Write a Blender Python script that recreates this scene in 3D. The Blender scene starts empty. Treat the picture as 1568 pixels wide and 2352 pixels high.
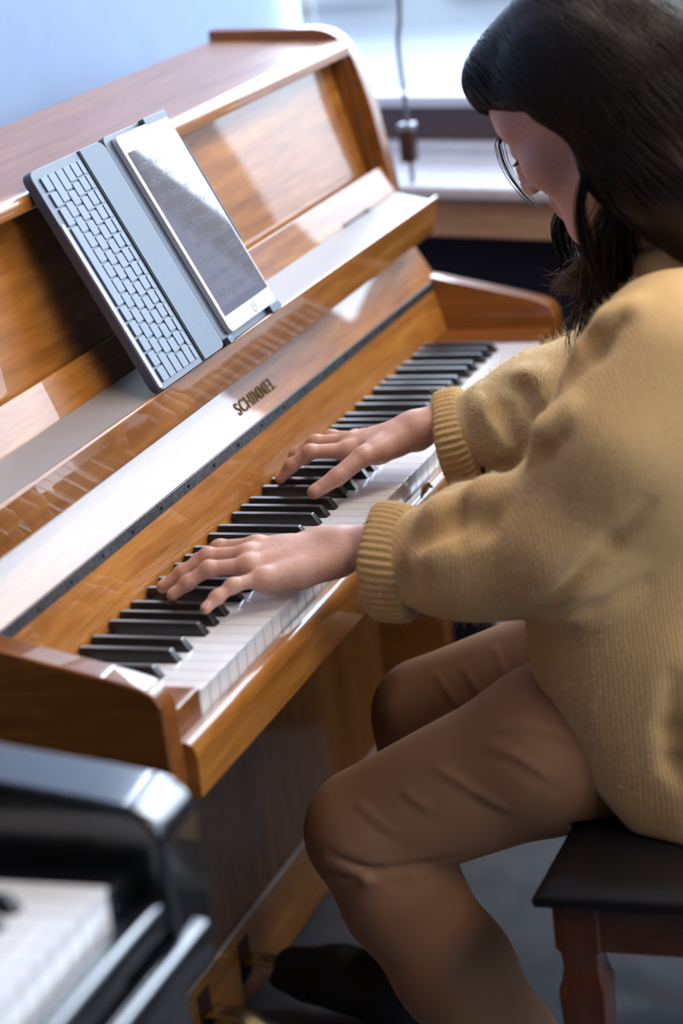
import bpy, bmesh, math, random
import numpy as np
from mathutils import Vector, Matrix
random.seed(7); np.random.seed(7)
S = bpy.context.scene; COL = S.collection
PI = math.pi
ZO = .72                      # the white key tops stand 0.72 m above the floor; builders take heights from there

# ------------------------------------------------------------------ camera, world, light, exposure
cam = bpy.data.cameras.new('camera'); cam_o = bpy.data.objects.new('camera', cam); COL.objects.link(cam_o)
cam_o.matrix_world = Matrix.Translation((-1.9379, -.8998, .8264+ZO)) @ Matrix.Rotation(-1.2046, 4, 'Z') @ Matrix.Rotation(1.2652, 4, 'X') @ Matrix.Rotation(-.1131, 4, 'Z')
cam.sensor_fit = 'VERTICAL'; cam.sensor_height = 36; cam.sensor_width = 24; cam.lens = 88.02
cam.clip_start = .05; cam.clip_end = 200
cam.dof.use_dof = True; cam.dof.focus_distance = 2.66; cam.dof.aperture_fstop = 2.9
S.camera = cam_o
S.view_settings.view_transform = 'Standard'; S.view_settings.look = 'None'
S.view_settings.gamma = 1; S.view_settings.use_curve_mapping = False
S.view_settings.exposure = 1.55
W = bpy.data.worlds.new('overcast'); S.world = W; W.use_nodes = True
bg = W.node_tree.nodes['Background']; bg.inputs[0].default_value = (.74, .84, 1, 1); bg.inputs[1].default_value = 1.0
tc_ = W.node_tree.nodes.new('ShaderNodeTexCoord'); sx_ = W.node_tree.nodes.new('ShaderNodeSeparateXYZ'); mr_ = W.node_tree.nodes.new('ShaderNodeMapRange')   # overcast sky: brighter overhead
mr_.inputs[1].default_value = 0; mr_.inputs[2].default_value = 1; mr_.inputs[3].default_value = 1.35; mr_.inputs[4].default_value = 13
W.node_tree.links.new(tc_.outputs['Generated'], sx_.inputs[0]); W.node_tree.links.new(sx_.outputs[2], mr_.inputs[0]); W.node_tree.links.new(mr_.outputs[0], bg.inputs[1])
def portal(name, loc, rot, sx, sy):
    l = bpy.data.lights.new(name, 'AREA'); l.shape = 'RECTANGLE'; l.size = sx; l.size_y = sy
    l.cycles.is_portal = True
    o = bpy.data.objects.new(name, l); COL.objects.link(o); o.location = loc; o.rotation_euler = rot; return o
WX = 1.86; WY = .585
window_portal = portal('window_portal', (WX+.03, -1.35, 1.86), (0, PI/2, 0), 1.9, 3.7)
portal('fill_window_portal', (-.5, -4.04, 1.70), (PI/2, 0, PI), 1.3, 1.9)  # portal of the window added behind the camera for fill

for lx_, ly_, en_, cl_ in ((.75, -.95, 11, (1, .93, .84)), (-1.1, -2.6, 9, (1, .80, .60))):      # two unseen fill lights added under the ceiling to brighten the scene
    l = bpy.data.lights.new('added_fill_light', 'AREA'); l.shape = 'RECTANGLE'; l.size = 1.5; l.size_y = 1.1; l.energy = en_; l.color = cl_
    o = bpy.data.objects.new('added_fill_light', l); COL.objects.link(o); o.location = (lx_, ly_, 2.05+.72-.09)

# ------------------------------------------------------------------ helpers
def tag(o, label=None, cat=None, group=None, kind=None):
    if label: o['label'] = label
    if cat: o['category'] = cat
    if group: o['group'] = group
    if kind: o['kind'] = kind
    return o
def thing(name, label, cat, loc=(0, 0, -ZO), group=None):
    o = bpy.data.objects.new(name, None); COL.objects.link(o); o.empty_display_size = .05
    o.location = (loc[0], loc[1], loc[2]+ZO); o['base'] = 1; del o['base']
    return tag(o, label, cat, group)
def worldloc(o):
    v = Vector(o.location)
    while o.parent: o = o.parent; v += Vector(o.location)
    return v
class MB:
    def __init__(s): s.v = []; s.f = []; s.m = []
    def add(s, vs, fs, mi=0):
        n = len(s.v); s.v += [tuple(v) for v in vs]; s.f += [tuple(i+n for i in f) for f in fs]; s.m += [mi]*len(fs); return s
    def box(s, x0, x1, y0, y1, z0, z1, mi=0):
        return s.add([(x, y, z) for x in (x0, x1) for y in (y0, y1) for z in (z0, z1)],
            [(0, 1, 3, 2), (4, 6, 7, 5), (0, 4, 5, 1), (2, 3, 7, 6), (0, 2, 6, 4), (1, 5, 7, 3)], mi)
    def prism(s, poly, a0, a1, ax=0, mi=0):
        n = len(poly)
        def P(a, p): return (a, p[0], p[1]) if ax == 0 else ((p[0], a, p[1]) if ax == 1 else (p[0], p[1], a))
        vs = [P(a0, p) for p in poly]+[P(a1, p) for p in poly]
        fs = [tuple(range(n))[::-1], tuple(range(n, 2*n))]+[(i, (i+1) % n, n+(i+1) % n, n+i) for i in range(n)]
        return s.add(vs, fs, mi)
    def tube(s, pts, rad, seg=10, cap=True, sq=1, mi=0):
        pts = [Vector(p) for p in pts]; n = len(pts); rad = rad if hasattr(rad, '__len__') else [rad]*n
        ring = []; up = Vector((0, 0, 1)); prev = None
        for i, p in enumerate(pts):
            t = (pts[min(i+1, n-1)]-pts[max(i-1, 0)]).normalized()
            if prev is None: a = t.cross(up) if abs(t.z) < .95 else t.cross(Vector((1, 0, 0)))
            else: a = prev-t*prev.dot(t)
            a.normalize(); prev = a; b = t.cross(a)
            ring += [p+(a*math.cos(2*PI*k/seg)+b*math.sin(2*PI*k/seg)*sq)*rad[i] for k in range(seg)]
        fs = [(i*seg+k, i*seg+(k+1) % seg, (i+1)*seg+(k+1) % seg, (i+1)*seg+k) for i in range(n-1) for k in range(seg)]
        if cap: fs += [tuple(range(seg))[::-1], tuple(range((n-1)*seg, n*seg))]
        return s.add(ring, fs, mi)
    def lathe(s, prof, c=(0, 0), seg=24, mi=0):      # prof: (r, z)
        vs = [(c[0]+r*math.cos(2*PI*k/seg), c[1]+r*math.sin(2*PI*k/seg), z) for r, z in prof for k in range(seg)]
        n = len(prof)
        fs = [(i*seg+k, i*seg+(k+1) % seg, (i+1)*seg+(k+1) % seg, (i+1)*seg+k) for i in range(n-1) for k in range(seg)]
        fs += [tuple(range(seg))[::-1], tuple(range((n-1)*seg, n*seg))]
        return s.add(vs, fs, mi)
    def map(s, fn): s.v = [tuple(fn(Vector(v))) for v in s.v]; return s
def obj(name, mb, mats, parent=None, bevel=0, smooth=True, seg=3, ang=35, origin=None):
    me = bpy.data.meshes.new(name)
    off = worldloc(parent) if parent is not None else Vector((0, 0, 0))
    o_ = Vector(origin)+Vector((0, 0, ZO)) if origin is not None else (off if parent is not None else Vector((0, 0, 0)))
    if isinstance(mb, MB): v, f, mi = mb.v, mb.f, mb.m
    else: v, f = mb; mi = None
    v = np.asarray(v, float)+np.array([0, 0, ZO])-np.array(o_)
    me.from_pydata(v.tolist(), [], [tuple(q) for q in (f.tolist() if hasattr(f, 'tolist') else f)])
    mats = mats if isinstance(mats, (list, tuple)) else [mats]
    for m in mats: me.materials.append(m)
    if mi and len(mats) > 1: me.polygons.foreach_set('material_index', mi)
    bm = bmesh.new(); bm.from_mesh(me); bmesh.ops.recalc_face_normals(bm, faces=bm.faces)
    if bevel:
        es = [e for e in bm.edges if len(e.link_faces) == 2 and e.calc_face_angle(0) > math.radians(30)]
        bmesh.ops.bevel(bm, geom=es, offset=bevel, segments=seg, affect='EDGES', profile=.5, clamp_overlap=True)
    if smooth:
        for p in bm.faces: p.smooth = True
        for e in bm.edges:
            if len(e.link_faces) == 2 and e.calc_face_angle(0) > math.radians(ang): e.smooth = False
    bm.to_mesh(me); bm.free()
    o = bpy.data.objects.new(name, me); COL.objects.link(o)
    if bevel:
        wn = o.modifiers.new('weighted', 'WEIGHTED_NORMAL'); wn.keep_sharp = True; wn.weight = 80
    if parent is not None: o.parent = parent
    o.location = o_-off if parent is not None else o_
    return o
def copy_of(o, dx=0, dy=0, dz=0, parent=None):
    c = o.copy(); COL.objects.link(c); c.parent = parent if parent is not None else o.parent
    c.location = Vector(o.location)+Vector((dx, dy, dz)); return c
def bez(P, n=10):
    P = [Vector(p) for p in P]; out = []
    for i in range(n+1):
        t = i/n; Q = P[:]
        while len(Q) > 1: Q = [Q[j].lerp(Q[j+1], t) for j in range(len(Q)-1)]
        out.append(Q[0])
    return out
def catmull(P, n=8):
    P = [Vector(p) for p in P]; Q = [2*P[0]-P[1]]+P+[2*P[-1]-P[-2]]; out = []
    for i in range(1, len(Q)-2):
        for k in range(n):
            t = k/n; a, b, c, d = Q[i-1], Q[i], Q[i+1], Q[i+2]
            out.append(.5*((2*b)+(c-a)*t+(2*a-5*b+4*c-d)*t*t+(3*b-a-3*c+d)*t**3))
    out.append(P[-1]); return out
def rpoly(pts, r, n=5):       # 2-D polygon with rounded corners; r per corner
    out = []; N = len(pts)
    for i in range(N):
        a, b, c = Vector(pts[i-1]), Vector(pts[i]), Vector(pts[(i+1) % N]); q = r[i] if hasattr(r, '__len__') else r
        if q <= 0: out.append(tuple(b)); continue
        u = (a-b); v = (c-b); ql = min(q, u.length*.49, v.length*.49); p0 = b+u.normalized()*ql; p1 = b+v.normalized()*ql
        for k in range(n+1):
            t = k/n; out.append(tuple((1-t)**2*p0+2*t*(1-t)*b+t*t*p1))
    return out

# ------------------------------------------------------------------ materials
def newmat(name):
    m = bpy.data.materials.new(name); m.use_nodes = True; nt = m.node_tree
    return m, nt, nt.nodes['Principled BSDF']
def N(nt, t, **k):
    n = nt.nodes.new(t)
    for a, b in k.items():
        if a.startswith('i_'): n.inputs[a[2:].replace('_', ' ')].default_value = b
        else: setattr(n, a, b)
    return n
def L(nt, a, b): nt.links.new(a, b)
def coords(nt, scale=(1, 1, 1), rot=(0, 0, 0), space='Object'):
    tc = N(nt, 'ShaderNodeTexCoord'); mp = N(nt, 'ShaderNodeMapping'); mp.inputs['Scale'].default_value = scale; mp.inputs['Rotation'].default_value = rot
    L(nt, tc.outputs[space], mp.inputs[0]); return mp.outputs[0]
def ramp(nt, fac, stops):
    r = N(nt, 'ShaderNodeValToRGB'); e = r.color_ramp.elements
    while len(e) < len(stops): e.new(.5)
    for q, (p, c) in zip(e, stops): q.position = p; q.color = (*c, 1)
    L(nt, fac, r.inputs[0]); return r.outputs[0]
def bump(nt, b, h, strength=.3, dist=.001):
    n = N(nt, 'ShaderNodeBump'); n.inputs['Strength'].default_value = strength; n.inputs['Distance'].default_value = dist
    L(nt, h, n.inputs['Height']); L(nt, n.outputs[0], b.inputs['Normal']); return n
def plain(name, c, rough=.5, metal=0, coat=0, noise=0, nscale=30, spec=.5, bmp=0, sheen=0, cr=.03, sub=0):
    m, nt, b = newmat(name); b.inputs['Base Color'].default_value = (*c, 1); b.inputs['Roughness'].default_value = rough
    b.inputs['Metallic'].default_value = metal; b.inputs['Coat Weight'].default_value = coat; b.inputs['Coat Roughness'].default_value = cr
    b.inputs['Specular IOR Level'].default_value = spec
    if sheen: b.inputs['Sheen Weight'].default_value = sheen; b.inputs['Sheen Roughness'].default_value = .5
    co = coords(nt, (nscale,)*3); n = N(nt, 'ShaderNodeTexNoise'); n.inputs['Detail'].default_value = 5; L(nt, co, n.inputs[0])
    k = max(noise, .02)
    col = ramp(nt, n.outputs[0], [(.3, tuple(x*(1-k) for x in c)), (.7, tuple(min(1, x*(1+k)) for x in c))]); L(nt, col, b.inputs['Base Color'])
    if bmp: bump(nt, b, n.outputs[0], bmp, .001)
    return m
def wood(name, c0, c1, c2, grain=(2.2, 26, 26), rot=(0, 0, 0), rough=.35, coat=1, cr=.02, wave=.5, orange=.004):
    m, nt, b = newmat(name)
    co = coords(nt, grain, rot); n1 = N(nt, 'ShaderNodeTexNoise'); n1.inputs['Scale'].default_value = 1.6; n1.inputs['Detail'].default_value = 7; n1.inputs['Distortion'].default_value = .7; L(nt, co, n1.inputs[0])
    co2 = coords(nt, tuple(g*4 for g in grain), rot); n2 = N(nt, 'ShaderNodeTexNoise'); n2.inputs['Scale'].default_value = 2; n2.inputs['Detail'].default_value = 4; L(nt, co2, n2.inputs[0])
    mx = N(nt, 'ShaderNodeMix'); mx.inputs[0].default_value = .35; L(nt, n1.outputs[0], mx.inputs[2]); L(nt, n2.outputs[0], mx.inputs[3])
    L(nt, ramp(nt, mx.outputs[0], [(.32, c0), (.5, c1), (.68, c2)]), b.inputs['Base Color'])
    b.inputs['Roughness'].default_value = rough; b.inputs['Coat Weight'].default_value = coat*.82; b.inputs['Coat Roughness'].default_value = cr; b.inputs['Coat IOR'].default_value = 1.45; b.inputs['Specular IOR Level'].default_value = .25
    if orange:                                       # lacquer is never perfectly flat
        co3 = coords(nt, (4, 9, 9)); n3 = N(nt, 'ShaderNodeTexNoise'); n3.inputs['Detail'].default_value = 1; L(nt, co3, n3.inputs[0])
        bp = N(nt, 'ShaderNodeBump'); bp.inputs['Strength'].default_value = orange; bp.inputs['Distance'].default_value = .02; L(nt, n3.outputs[0], bp.inputs['Height']); L(nt, bp.outputs[0], b.inputs['Coat Normal'])
    return m
OAK = wood('lacquered_walnut', (.21, .070, .010), (.33, .122, .020), (.47, .20, .043))
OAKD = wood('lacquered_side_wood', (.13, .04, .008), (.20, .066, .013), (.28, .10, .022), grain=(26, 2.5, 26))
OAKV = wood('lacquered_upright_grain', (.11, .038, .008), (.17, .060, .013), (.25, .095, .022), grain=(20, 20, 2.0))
ROOF = wood('satin_walnut_top', (.22, .10, .055), (.31, .15, .085), (.38, .20, .12), rough=.42, coat=.55, cr=.22, grain=(1.6, 22, 22), orange=0)
IVORY = plain('white_key_plastic', (.74, .74, .78), .22, coat=.6, noise=.02)
EBON = plain('black_key_plastic', (.012, .012, .014), .32, noise=.2, coat=.25, cr=.25)
BRASS = plain('aged_brass', (.72, .55, .30), .30, 1, noise=.2)
STEEL = plain('hinge_steel', (.13, .14, .15), .38, .9, noise=.5, nscale=60)
FELT = plain('dark_felt', (.05, .012, .012), .95)
BLACKLAC = plain('black_piano_lacquer', (.006, .007, .009), .25, coat=1, cr=.06)
WALLM = plain('blue_white_wall_paint', (.30, .41, .64), .75, noise=.03, nscale=3, bmp=.05)
CEIL = plain('white_ceiling_paint', (.75, .75, .76), .9)
DARKW = plain('slate_blue_wall_paint', (.10, .12, .17), .8)
PALE = plain('pale_sill_paint', (.55, .55, .60), .45, noise=.05, nscale=8)
SILLW = wood('bare_sill_wood', (.40, .24, .14), (.50, .31, .19), (.58, .38, .24), grain=(20, 2, 20), coat=0, rough=.5, orange=0)
BROWNF = plain('dark_brown_window_frame', (.065, .035, .03), .45, noise=.2)
NAVY = plain('dark_navy_cloth_panel', (.004, .004, .018), .8, noise=.2, nscale=60, bmp=.2)
# ------------------------------------------------------------------ the room
def struct(name, mb, m, bevel=0): return tag(obj(name, mb, m, None, bevel), kind='structure')
FLOORM, nt, b = newmat('blue_grey_floor_vinyl')
co = coords(nt, (3, 3, 3)); n = N(nt, 'ShaderNodeTexNoise'); n.inputs['Detail'].default_value = 8; L(nt, co, n.inputs[0])
L(nt, ramp(nt, n.outputs[0], [(.3, (.075, .095, .13)), (.7, (.13, .15, .19))]), b.inputs['Base Color']); b.inputs['Roughness'].default_value = .5
co = coords(nt, (400,)*3); n = N(nt, 'ShaderNodeTexNoise'); L(nt, co, n.inputs[0]); bump(nt, b, n.outputs[0], .15, .001)
struct('floor', MB().box(-5, 2.4, -4.2, .7, -ZO-.1, -ZO), FLOORM)
CH = 2.05                                  # ceiling height above the key tops
struct('ceiling', MB().prism([(-5, -4.2), (.66, -4.2), (2.16, .7), (-5, .7)], CH, CH+.1, 2), CEIL)
struct('wall_back', MB().box(-5, 2.0, WY, WY+.15, -ZO, CH), WALLM)
struct('wall_left', MB().box(-5.1, -5, -4.2, .7, -ZO, CH), DARKW)
w = MB()
w.box(-5, -1.2, -4.2, -4.0, -ZO, CH).box(.2, 2.4, -4.2, -4.0, -ZO, CH).box(-1.2, .2, -4.2, -4.0, -ZO, .0).box(-1.2, .2, -4.2, -4.0, 1.95, CH)
struct('wall_front', w, DARKW)
before_window = set(COL.objects)
# window wall: sill line, piers between the windows, lintel
SZ = .17                                   # underside of the sash
w = MB().box(WX-.02, 2.1, -4.2, WY, -ZO, .124)
w.box(WX, 2.1, -4.2, WY, 1.9, CH)
PIERS = [(-.30, -.165), (-1.75, -1.5), (-4.2, -3.2)]
for a, c in PIERS: w.box(WX-.02, 2.1, a, c, .10, 1.9)
struct('wall_right', w, WALLM)
GL = bpy.data.materials.new('window_glass'); GL.use_nodes = True; nt = GL.node_tree; nt.nodes.remove(nt.nodes['Principled BSDF'])
tr = N(nt, 'ShaderNodeBsdfTransparent'); tr.inputs[0].default_value = (.93, .96, .97, 1); gl = N(nt, 'ShaderNodeBsdfGlossy'); gl.inputs['Roughness'].default_value = .01
fr = N(nt, 'ShaderNodeFresnel'); ms = N(nt, 'ShaderNodeMixShader'); L(nt, fr.outputs[0], ms.inputs[0]); L(nt, tr.outputs[0], ms.inputs[1]); L(nt, gl.outputs[0], ms.inputs[2]); L(nt, ms.outputs[0], nt.nodes['Material Output'].inputs[0])
k = 1
for y0, y1 in ((-.165, WY), (-1.5, -.30), (-3.2, -1.75)):
    fr_ = MB().box(WX+.02, WX+.07, y0, y1, SZ, SZ+.055).box(WX+.02, WX+.07, y0, y1, 1.83, 1.9)
    for yy in ((y0, y0+.05), (y1-.012, y1))[:2 if y1 < 0 else 1]: fr_.box(WX+.02, WX+.07, yy[0], yy[1], SZ+.055, 1.83)
    fo = struct('window_%d' % k, fr_, BROWNF, .003)
    obj('sash_moulding', MB().box(WX+.01, WX+.06, y0+.01, y1-.005, SZ+.055, SZ+.072), PALE, fo, .002)
    obj('pane', MB().box(WX+.04, WX+.044, y0+.02, y1-.01, SZ+.05, 1.86), GL, fo)
    k += 1
W_SKIP = set(COL.objects)
fo = struct('window_4', MB().box(-1.2, .2, -4.13, -4.07, .0, .06).box(-1.2, .2, -4.13, -4.07, 1.89, 1.95).box(-1.2, -1.14, -4.13, -4.07, .06, 1.89).box(.14, .2, -4.13, -4.07, .06, 1.89).box(-.54, -.46, -4.13, -4.07, .06, 1.89), BROWNF, .003)  # unseen window added behind the camera to bring in ambient light
obj('pane', MB().box(-1.18, .18, -4.102, -4.098, .03, 1.92), GL, fo)
struct('trim_1', MB().box(WX-.02, WX+.10, -4.0, WY, .125, SZ), PALE, .003)
struct('trim_2', MB().box(WX-.26, WX-.02, -4.0, WY-.002, .137, .157), PALE, .006)
struct('trim_3', MB().box(WX-.245, WX-.02, -4.0, WY-.002, .078, .136), SILLW, .004)
W_SKIP2 = set(COL.objects)
struct('baseboard_back', MB().box(-4.99, WX-.25, WY-.015, WY-.001, -ZO, -ZO+.08), PALE, .003)
cp = tag(obj('radiator_cover', MB().box(WX-.2, WX-.03, -3.9, WY-.09, -ZO, .077), NAVY, None, .004), 'dark navy cloth covered box filling the wall below the window sill', 'radiator cover')
pl = MB().tube([(1.62, .12, -.25), (1.622, .13, -.45), (1.6, .12, -.70)], .011)
tag(obj('heating_pipe', pl, PALE), 'thin pale pipe running down in front of the dark navy panel', 'pipe')
WALLOBJ = []
for o in COL.objects:
    if o not in before_window and not o.parent and not o.name.startswith(('window_4', 'baseboard')): WALLOBJ.append(o)
for o in WALLOBJ+[window_portal]:                # the window wall stands at a slight angle to the piano
    p_ = Vector((1.80, .41, 0)); Rw = Matrix.Rotation(math.radians(-17), 4, 'Z'); o.matrix_world = Matrix.Translation(p_) @ Rw @ Matrix.Translation(-p_) @ o.matrix_basis
# outside
struct('ground', MB().box(2.3, 40, -30, 30, -1.35, -1.25), plain('pale_paving_outside', (.029, .033, .043), .9))
fb = thing('building', 'pale blurred building outside, seen at the top through the window', 'building', (16, 3, -1.25))
FAC = plain('pale_facade', (.075, .08, .088), .8)
obj('wall', MB().box(14.5, 18, -12, 14, -1.25, -.3), FAC, fb)
for i, y in enumerate((1.6, 3.1, 4.6, 6.1)):
    wd = obj('window', MB().box(14.42, 14.5, y, y+1.1, -1.0, -.45), plain('white_frame', (.11, .115, .12), .5), fb)
    obj('pane', MB().box(14.40, 14.43, y+.08, y+.5, -.9, -.53).box(14.40, 14.43, y+.6, y+1.02, -.9, -.53), plain('far_glass', (.25, .33, .36), .1), wd)
# blind cord with its box-shaped weight in front of the window
ct = thing('blind_cord', 'thin grey blind cord hanging in front of the window with a dark block weight', 'cord', (1.57, .29, .1))
obj('cord', MB().tube(catmull([(1.58, .247, 1.9), (1.58, .262, .9), (1.58, .268, .46), (1.58, .278, .36), (1.58, .276, .27), (1.58, .277, .12)], 6), .0035, 8), plain('cord_grey', (.10, .11, .13), .6), ct)
obj('weight', MB().box(1.568, 1.592, .266, .289, .188, .240), plain('dark_bakelite', (.03, .015, .015), .3, coat=.5), ct, .004)
obj('cap', MB().box(1.568, 1.592, .2655, .289, .236, .246), plain('pewter', (.3, .33, .4), .35, .6), ct, .002)


LG = bpy.data.materials.new('fill_panel_glow'); LG.use_nodes = True; e_ = LG.node_tree.nodes['Principled BSDF']; e_.inputs['Emission Color'].default_value = (1, .80, .58, 1); e_.inputs['Emission Strength'].default_value = 1.2  # glowing face of the added fill panels
for lx_, ly_, wh in ((.75, -.95, 'above the seated person'), (-1.1, -2.6, 'over the corner away from the window')):  # made-up fixtures around the two added fill lights
    t_ = thing('added_fill_panel', 'added unseen white fill light panel on the ceiling '+wh, 'lamp', (lx_, ly_, 1.97), 'added fill light panels')
    obj('frame', MB().box(lx_-.79, lx_+.79, ly_-.59, ly_+.59, 1.985, 2.049), PALE, t_, .004); obj('fill_diffuser', MB().box(lx_-.75, lx_+.75, ly_-.55, ly_+.55, 1.972, 1.985), LG, t_)
# ------------------------------------------------------------------ the walnut piano
K = .02355; XA, XB = -.065, 1.29; TH = .032
P = thing('upright_piano', 'glossy walnut brown upright piano that the seated person is playing', 'piano', (.61, .2, -ZO))
arm = rpoly([(.20, .084), (.165, .078), (.035, .047), (-.006, .034), (-.008, -.075), (.20, -.075)], [0, 0, .03, .03, .006, 0], 6)
for x0, x1 in ((XA-TH, XA), (XB, XB+TH)):
    obj('arm', MB().prism(arm, x0, x1), OAKD, P, .003)
    side = rpoly([(.455, -ZO), (.455, .436), (.262, .428), (.232, .34), (.207, .19), (.198, .04), (.198, -ZO+.002)], [0, .004, .045, .05, .02, 0, 0], 8)
    obj('side_panel', MB().prism(side, x0, x1), OAKD, P, .003)
blk = rpoly([(.15, .004), (.0, .004), (.0, -.075), (.15, -.075)], [0, .003, 0, 0])
obj('key_block', MB().prism(blk, XA+.001, -.002), OAKD, P, .001); obj('key_block', MB().prism(blk, 52*K+.002, XB-.001), OAKD, P, .001)
obj('key_bed', MB().box(XA+.001, XB-.001, .002, .30, -.075, -.045), OAKD, P)
slip = rpoly([(-.001, -.024), (-.011, -.024), (-.016, -.030), (-.018, -.037), (-.018, -.078), (-.001, -.078)], [0, .003, .003, .004, .002, 0], 4)
sl = obj('key_slip', MB().prism(slip, XA+.001, XB-.001), OAK, P, 0)
kn = MB().tube([(.655, -.008, -.026), (.655, -.011, -.019), (.655, -.015, -.016), (.655, -.020, -.020)], [.004, .0045, .004, .001], 12)
obj('lock_catch', kn, BRASS, sl)
# white keys; cuts follow the black keys so each key is a real outline
BO = {'C': (1, -.0025), 'D': (2, .0025), 'F': (4, -.0032), 'G': (5, 0), 'A': (6, .0032)}
blacks = []
for o_ in range(0, 8):
    for n_, (kk, of) in BO.items():
        i = 2+7*(o_-1)+kk
        if 1 <= i <= 51: blacks.append(i*K+of)
blacks.sort(); HW = .0057
def key_outline(i, hw, yb):
    x0 = i*K+.0005; x1 = (i+1)*K-.0005; l = r = None
    for b_ in blacks:
        if abs(b_-i*K) < .006: l = b_+hw+.0012
        if abs(b_-(i+1)*K) < .006: r = b_-hw-.0012
    pts = [(x0, .0)]
    pts = rpoly([(x0, 0), (x1, 0)] + ([(x1, .0488), (r, .0488), (r, yb)] if r else [(x1, yb)]) + ([(l, yb), (l, .0488), (x0, .0488)] if l else [(x0, yb)]), [.0016, .0016]+[0]*9, 3)
    return pts
YB = .150; wk = {}
for i in range(52):
    left = any(abs(b_-i*K) < .006 for b_ in blacks); right = any(abs(b_-(i+1)*K) < .006 for b_ in blacks)
    m_ = MB().prism(key_outline(i, HW, YB), -.0035, 0, 2); m_.box(i*K+.0009, (i+1)*K-.0009, .0012, .048, -.042, -.0034)
    m_.v = [(v[0]-i*K, v[1], v[2]) for v in m_.v]
    dz = 0
    o = obj('white_key', MB().add([(v[0]+i*K, v[1], v[2]) for v in m_.v], m_.f), IVORY, P, .0006, seg=2, origin=(i*K, 0, 0))
def black_key(x, yb=YB, y0=.0475):
    m_ = MB(); a = HW; h = .0122; t = .0044
    vs = [(-a, y0, .0), (a, y0, 0), (a, yb, 0), (-a, yb, 0), (-t, y0+.0085, h), (t, y0+.0085, h), (t, yb, h+.0006), (-t, yb, h+.0006), (-a, y0, -.012), (a, y0, -.012), (a, yb, -.012), (-a, yb, -.012)]
    return m_.add([(x+v[0], v[1], v[2]) for v in vs], [(4, 5, 6, 7), (0, 1, 5, 4), (1, 2, 6, 5), (2, 3, 7, 6), (3, 0, 4, 7), (8, 9, 1, 0), (9, 10, 2, 1), (10, 11, 3, 2), (11, 8, 0, 3), (11, 10, 9, 8)])
bk0 = obj('black_key', black_key(blacks[0]), EBON, P, .0011, seg=3, origin=(blacks[0], .1, 0))
for b_ in blacks[1:]: copy_of(bk0, b_-blacks[0])
obj('key_felt', MB().box(XA+.002, XB-.002, .1485, .1497, -.02, .0045), FELT, P)
# fallboard: lower tilted leaf, steel hinge, sloped upper leaf
FBm = OAK
lo = [(.1502, .002), (.1655, .062), (.185, .062), (.17, .002)]
fb_ = obj('fallboard', MB().prism(lo, XA+.001, XB-.001), FBm, P, .0008)
hg = MB().prism([(.1645, .061), (.1662, .0738), (.172, .0738), (.170, .061)], XA+.001, XB-.001)
hi_ = obj('hinge', hg, STEEL, P, .0006)
sc0 = obj('screw', MB().tube([(XA+.016, .1635, .0672), (XA+.016, .1660, .0672)], .0022, 8), STEEL, hi_, origin=(XA+.016, .165, .067))
for i in range(1, 18): copy_of(sc0, i*.0741)
up = [(.1665, .0735), (.2050, .1385), (.2250, .1385), (.187, .0735)]
ul = obj('fallboard_leaf', MB().prism(up, XA-.02, XB+.022), FBm, P, .0015)
# maker's letters, raised brass, tall and narrow
def letters(txt, size, w, mat_, parent, O, ux, uy, un, name):
    cu = bpy.data.curves.new('t', 'FONT'); cu.body = txt; cu.size = 1; cu.extrude = .03; cu.space_character = 1.12; cu.offset = .008
    to = bpy.data.objects.new('t', cu); COL.objects.link(to); bpy.context.view_layer.update()
    me = bpy.data.meshes.new_from_object(to.evaluated_get(bpy.context.evaluated_depsgraph_get()))
    vs = np.array([v.co[:] for v in me.vertices]); fs = [tuple(p.vertices) for p in me.polygons]
    bpy.data.objects.remove(to); bpy.data.curves.remove(cu)
    vs[:, 0] -= vs[:, 0].min(); vs[:, 0] *= w/vs[:, 0].max(); vs[:, 1] -= vs[:, 1].min(); vs[:, 1] *= size/vs[:, 1].max(); vs[:, 2] *= .0006/.03
    O, ux, uy, un = map(np.array, (O, ux, uy, un)); vv = O+vs[:, :1]*ux+vs[:, 1:2]*uy+vs[:, 2:3]*un
    return obj(name, (vv, fs), mat_, parent, smooth=False)
su = Vector((0, .0385, .065)).normalized(); sn = Vector((0, -su.z, su.y))
lo_ = Vector((.583, .1665, .0735))+su*.018+sn*.0004
lt = letters('SCHIMMEL', .0155, .118, plain('dark_gilt', (.085, .055, .018), .7, .2, spec=.1), ul, lo_, (1, 0, 0), su, sn, 'maker_lettering')
# music shelf: front board with lip, felt-mesh floor, reflecting plank behind
sf = rpoly([(.148, .191), (.152, .192), (.156, .184), (.172, .178), (.2045, .145), (.2045, .1387), (.163, .1375), (.1605, .140)], [.0015, .0015, .002, .004, 0, 0, .002, .003], 3)
ms_ = obj('music_shelf', MB().prism(sf, XA-.03, XB+.006), OAK, P, .0006)
MESH, nt, b = newmat('woven_shelf_strip'); co = coords(nt, (1, 1, 1)); ck = N(nt, 'ShaderNodeTexChecker'); ck.inputs['Scale'].default_value = 420; L(nt, co, ck.inputs[0])
ck.inputs[1].default_value = (.30, .27, .27, 1); ck.inputs[2].default_value = (.19, .15, .14, 1); L(nt, ck.outputs[0], b.inputs['Base Color']); b.inputs['Roughness'].default_value = .38; bump(nt, b, ck.outputs[1], .5, .0005)
obj('woven_strip', MB().prism([(.157, .1845), (.157, .1865), (.206, .1985), (.206, .1965)], XA-.028, XB+.003), MESH, ms_)
obj('shelf_plank', MB().prism([(.2065, .196), (.2085, .2015), (.2225, .2375), (.229, .2345), (.215, .196)], XA-.02, XB+.004), OAK, P, .0012)
hgm = MB().box(1.075, 1.16, .2062, .2072, .1985, .2025); hgm.box(1.165, 1.18, .205, .2075, .199, .203)
obj('shelf_hinge', hgm, STEEL, ms_)
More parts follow.
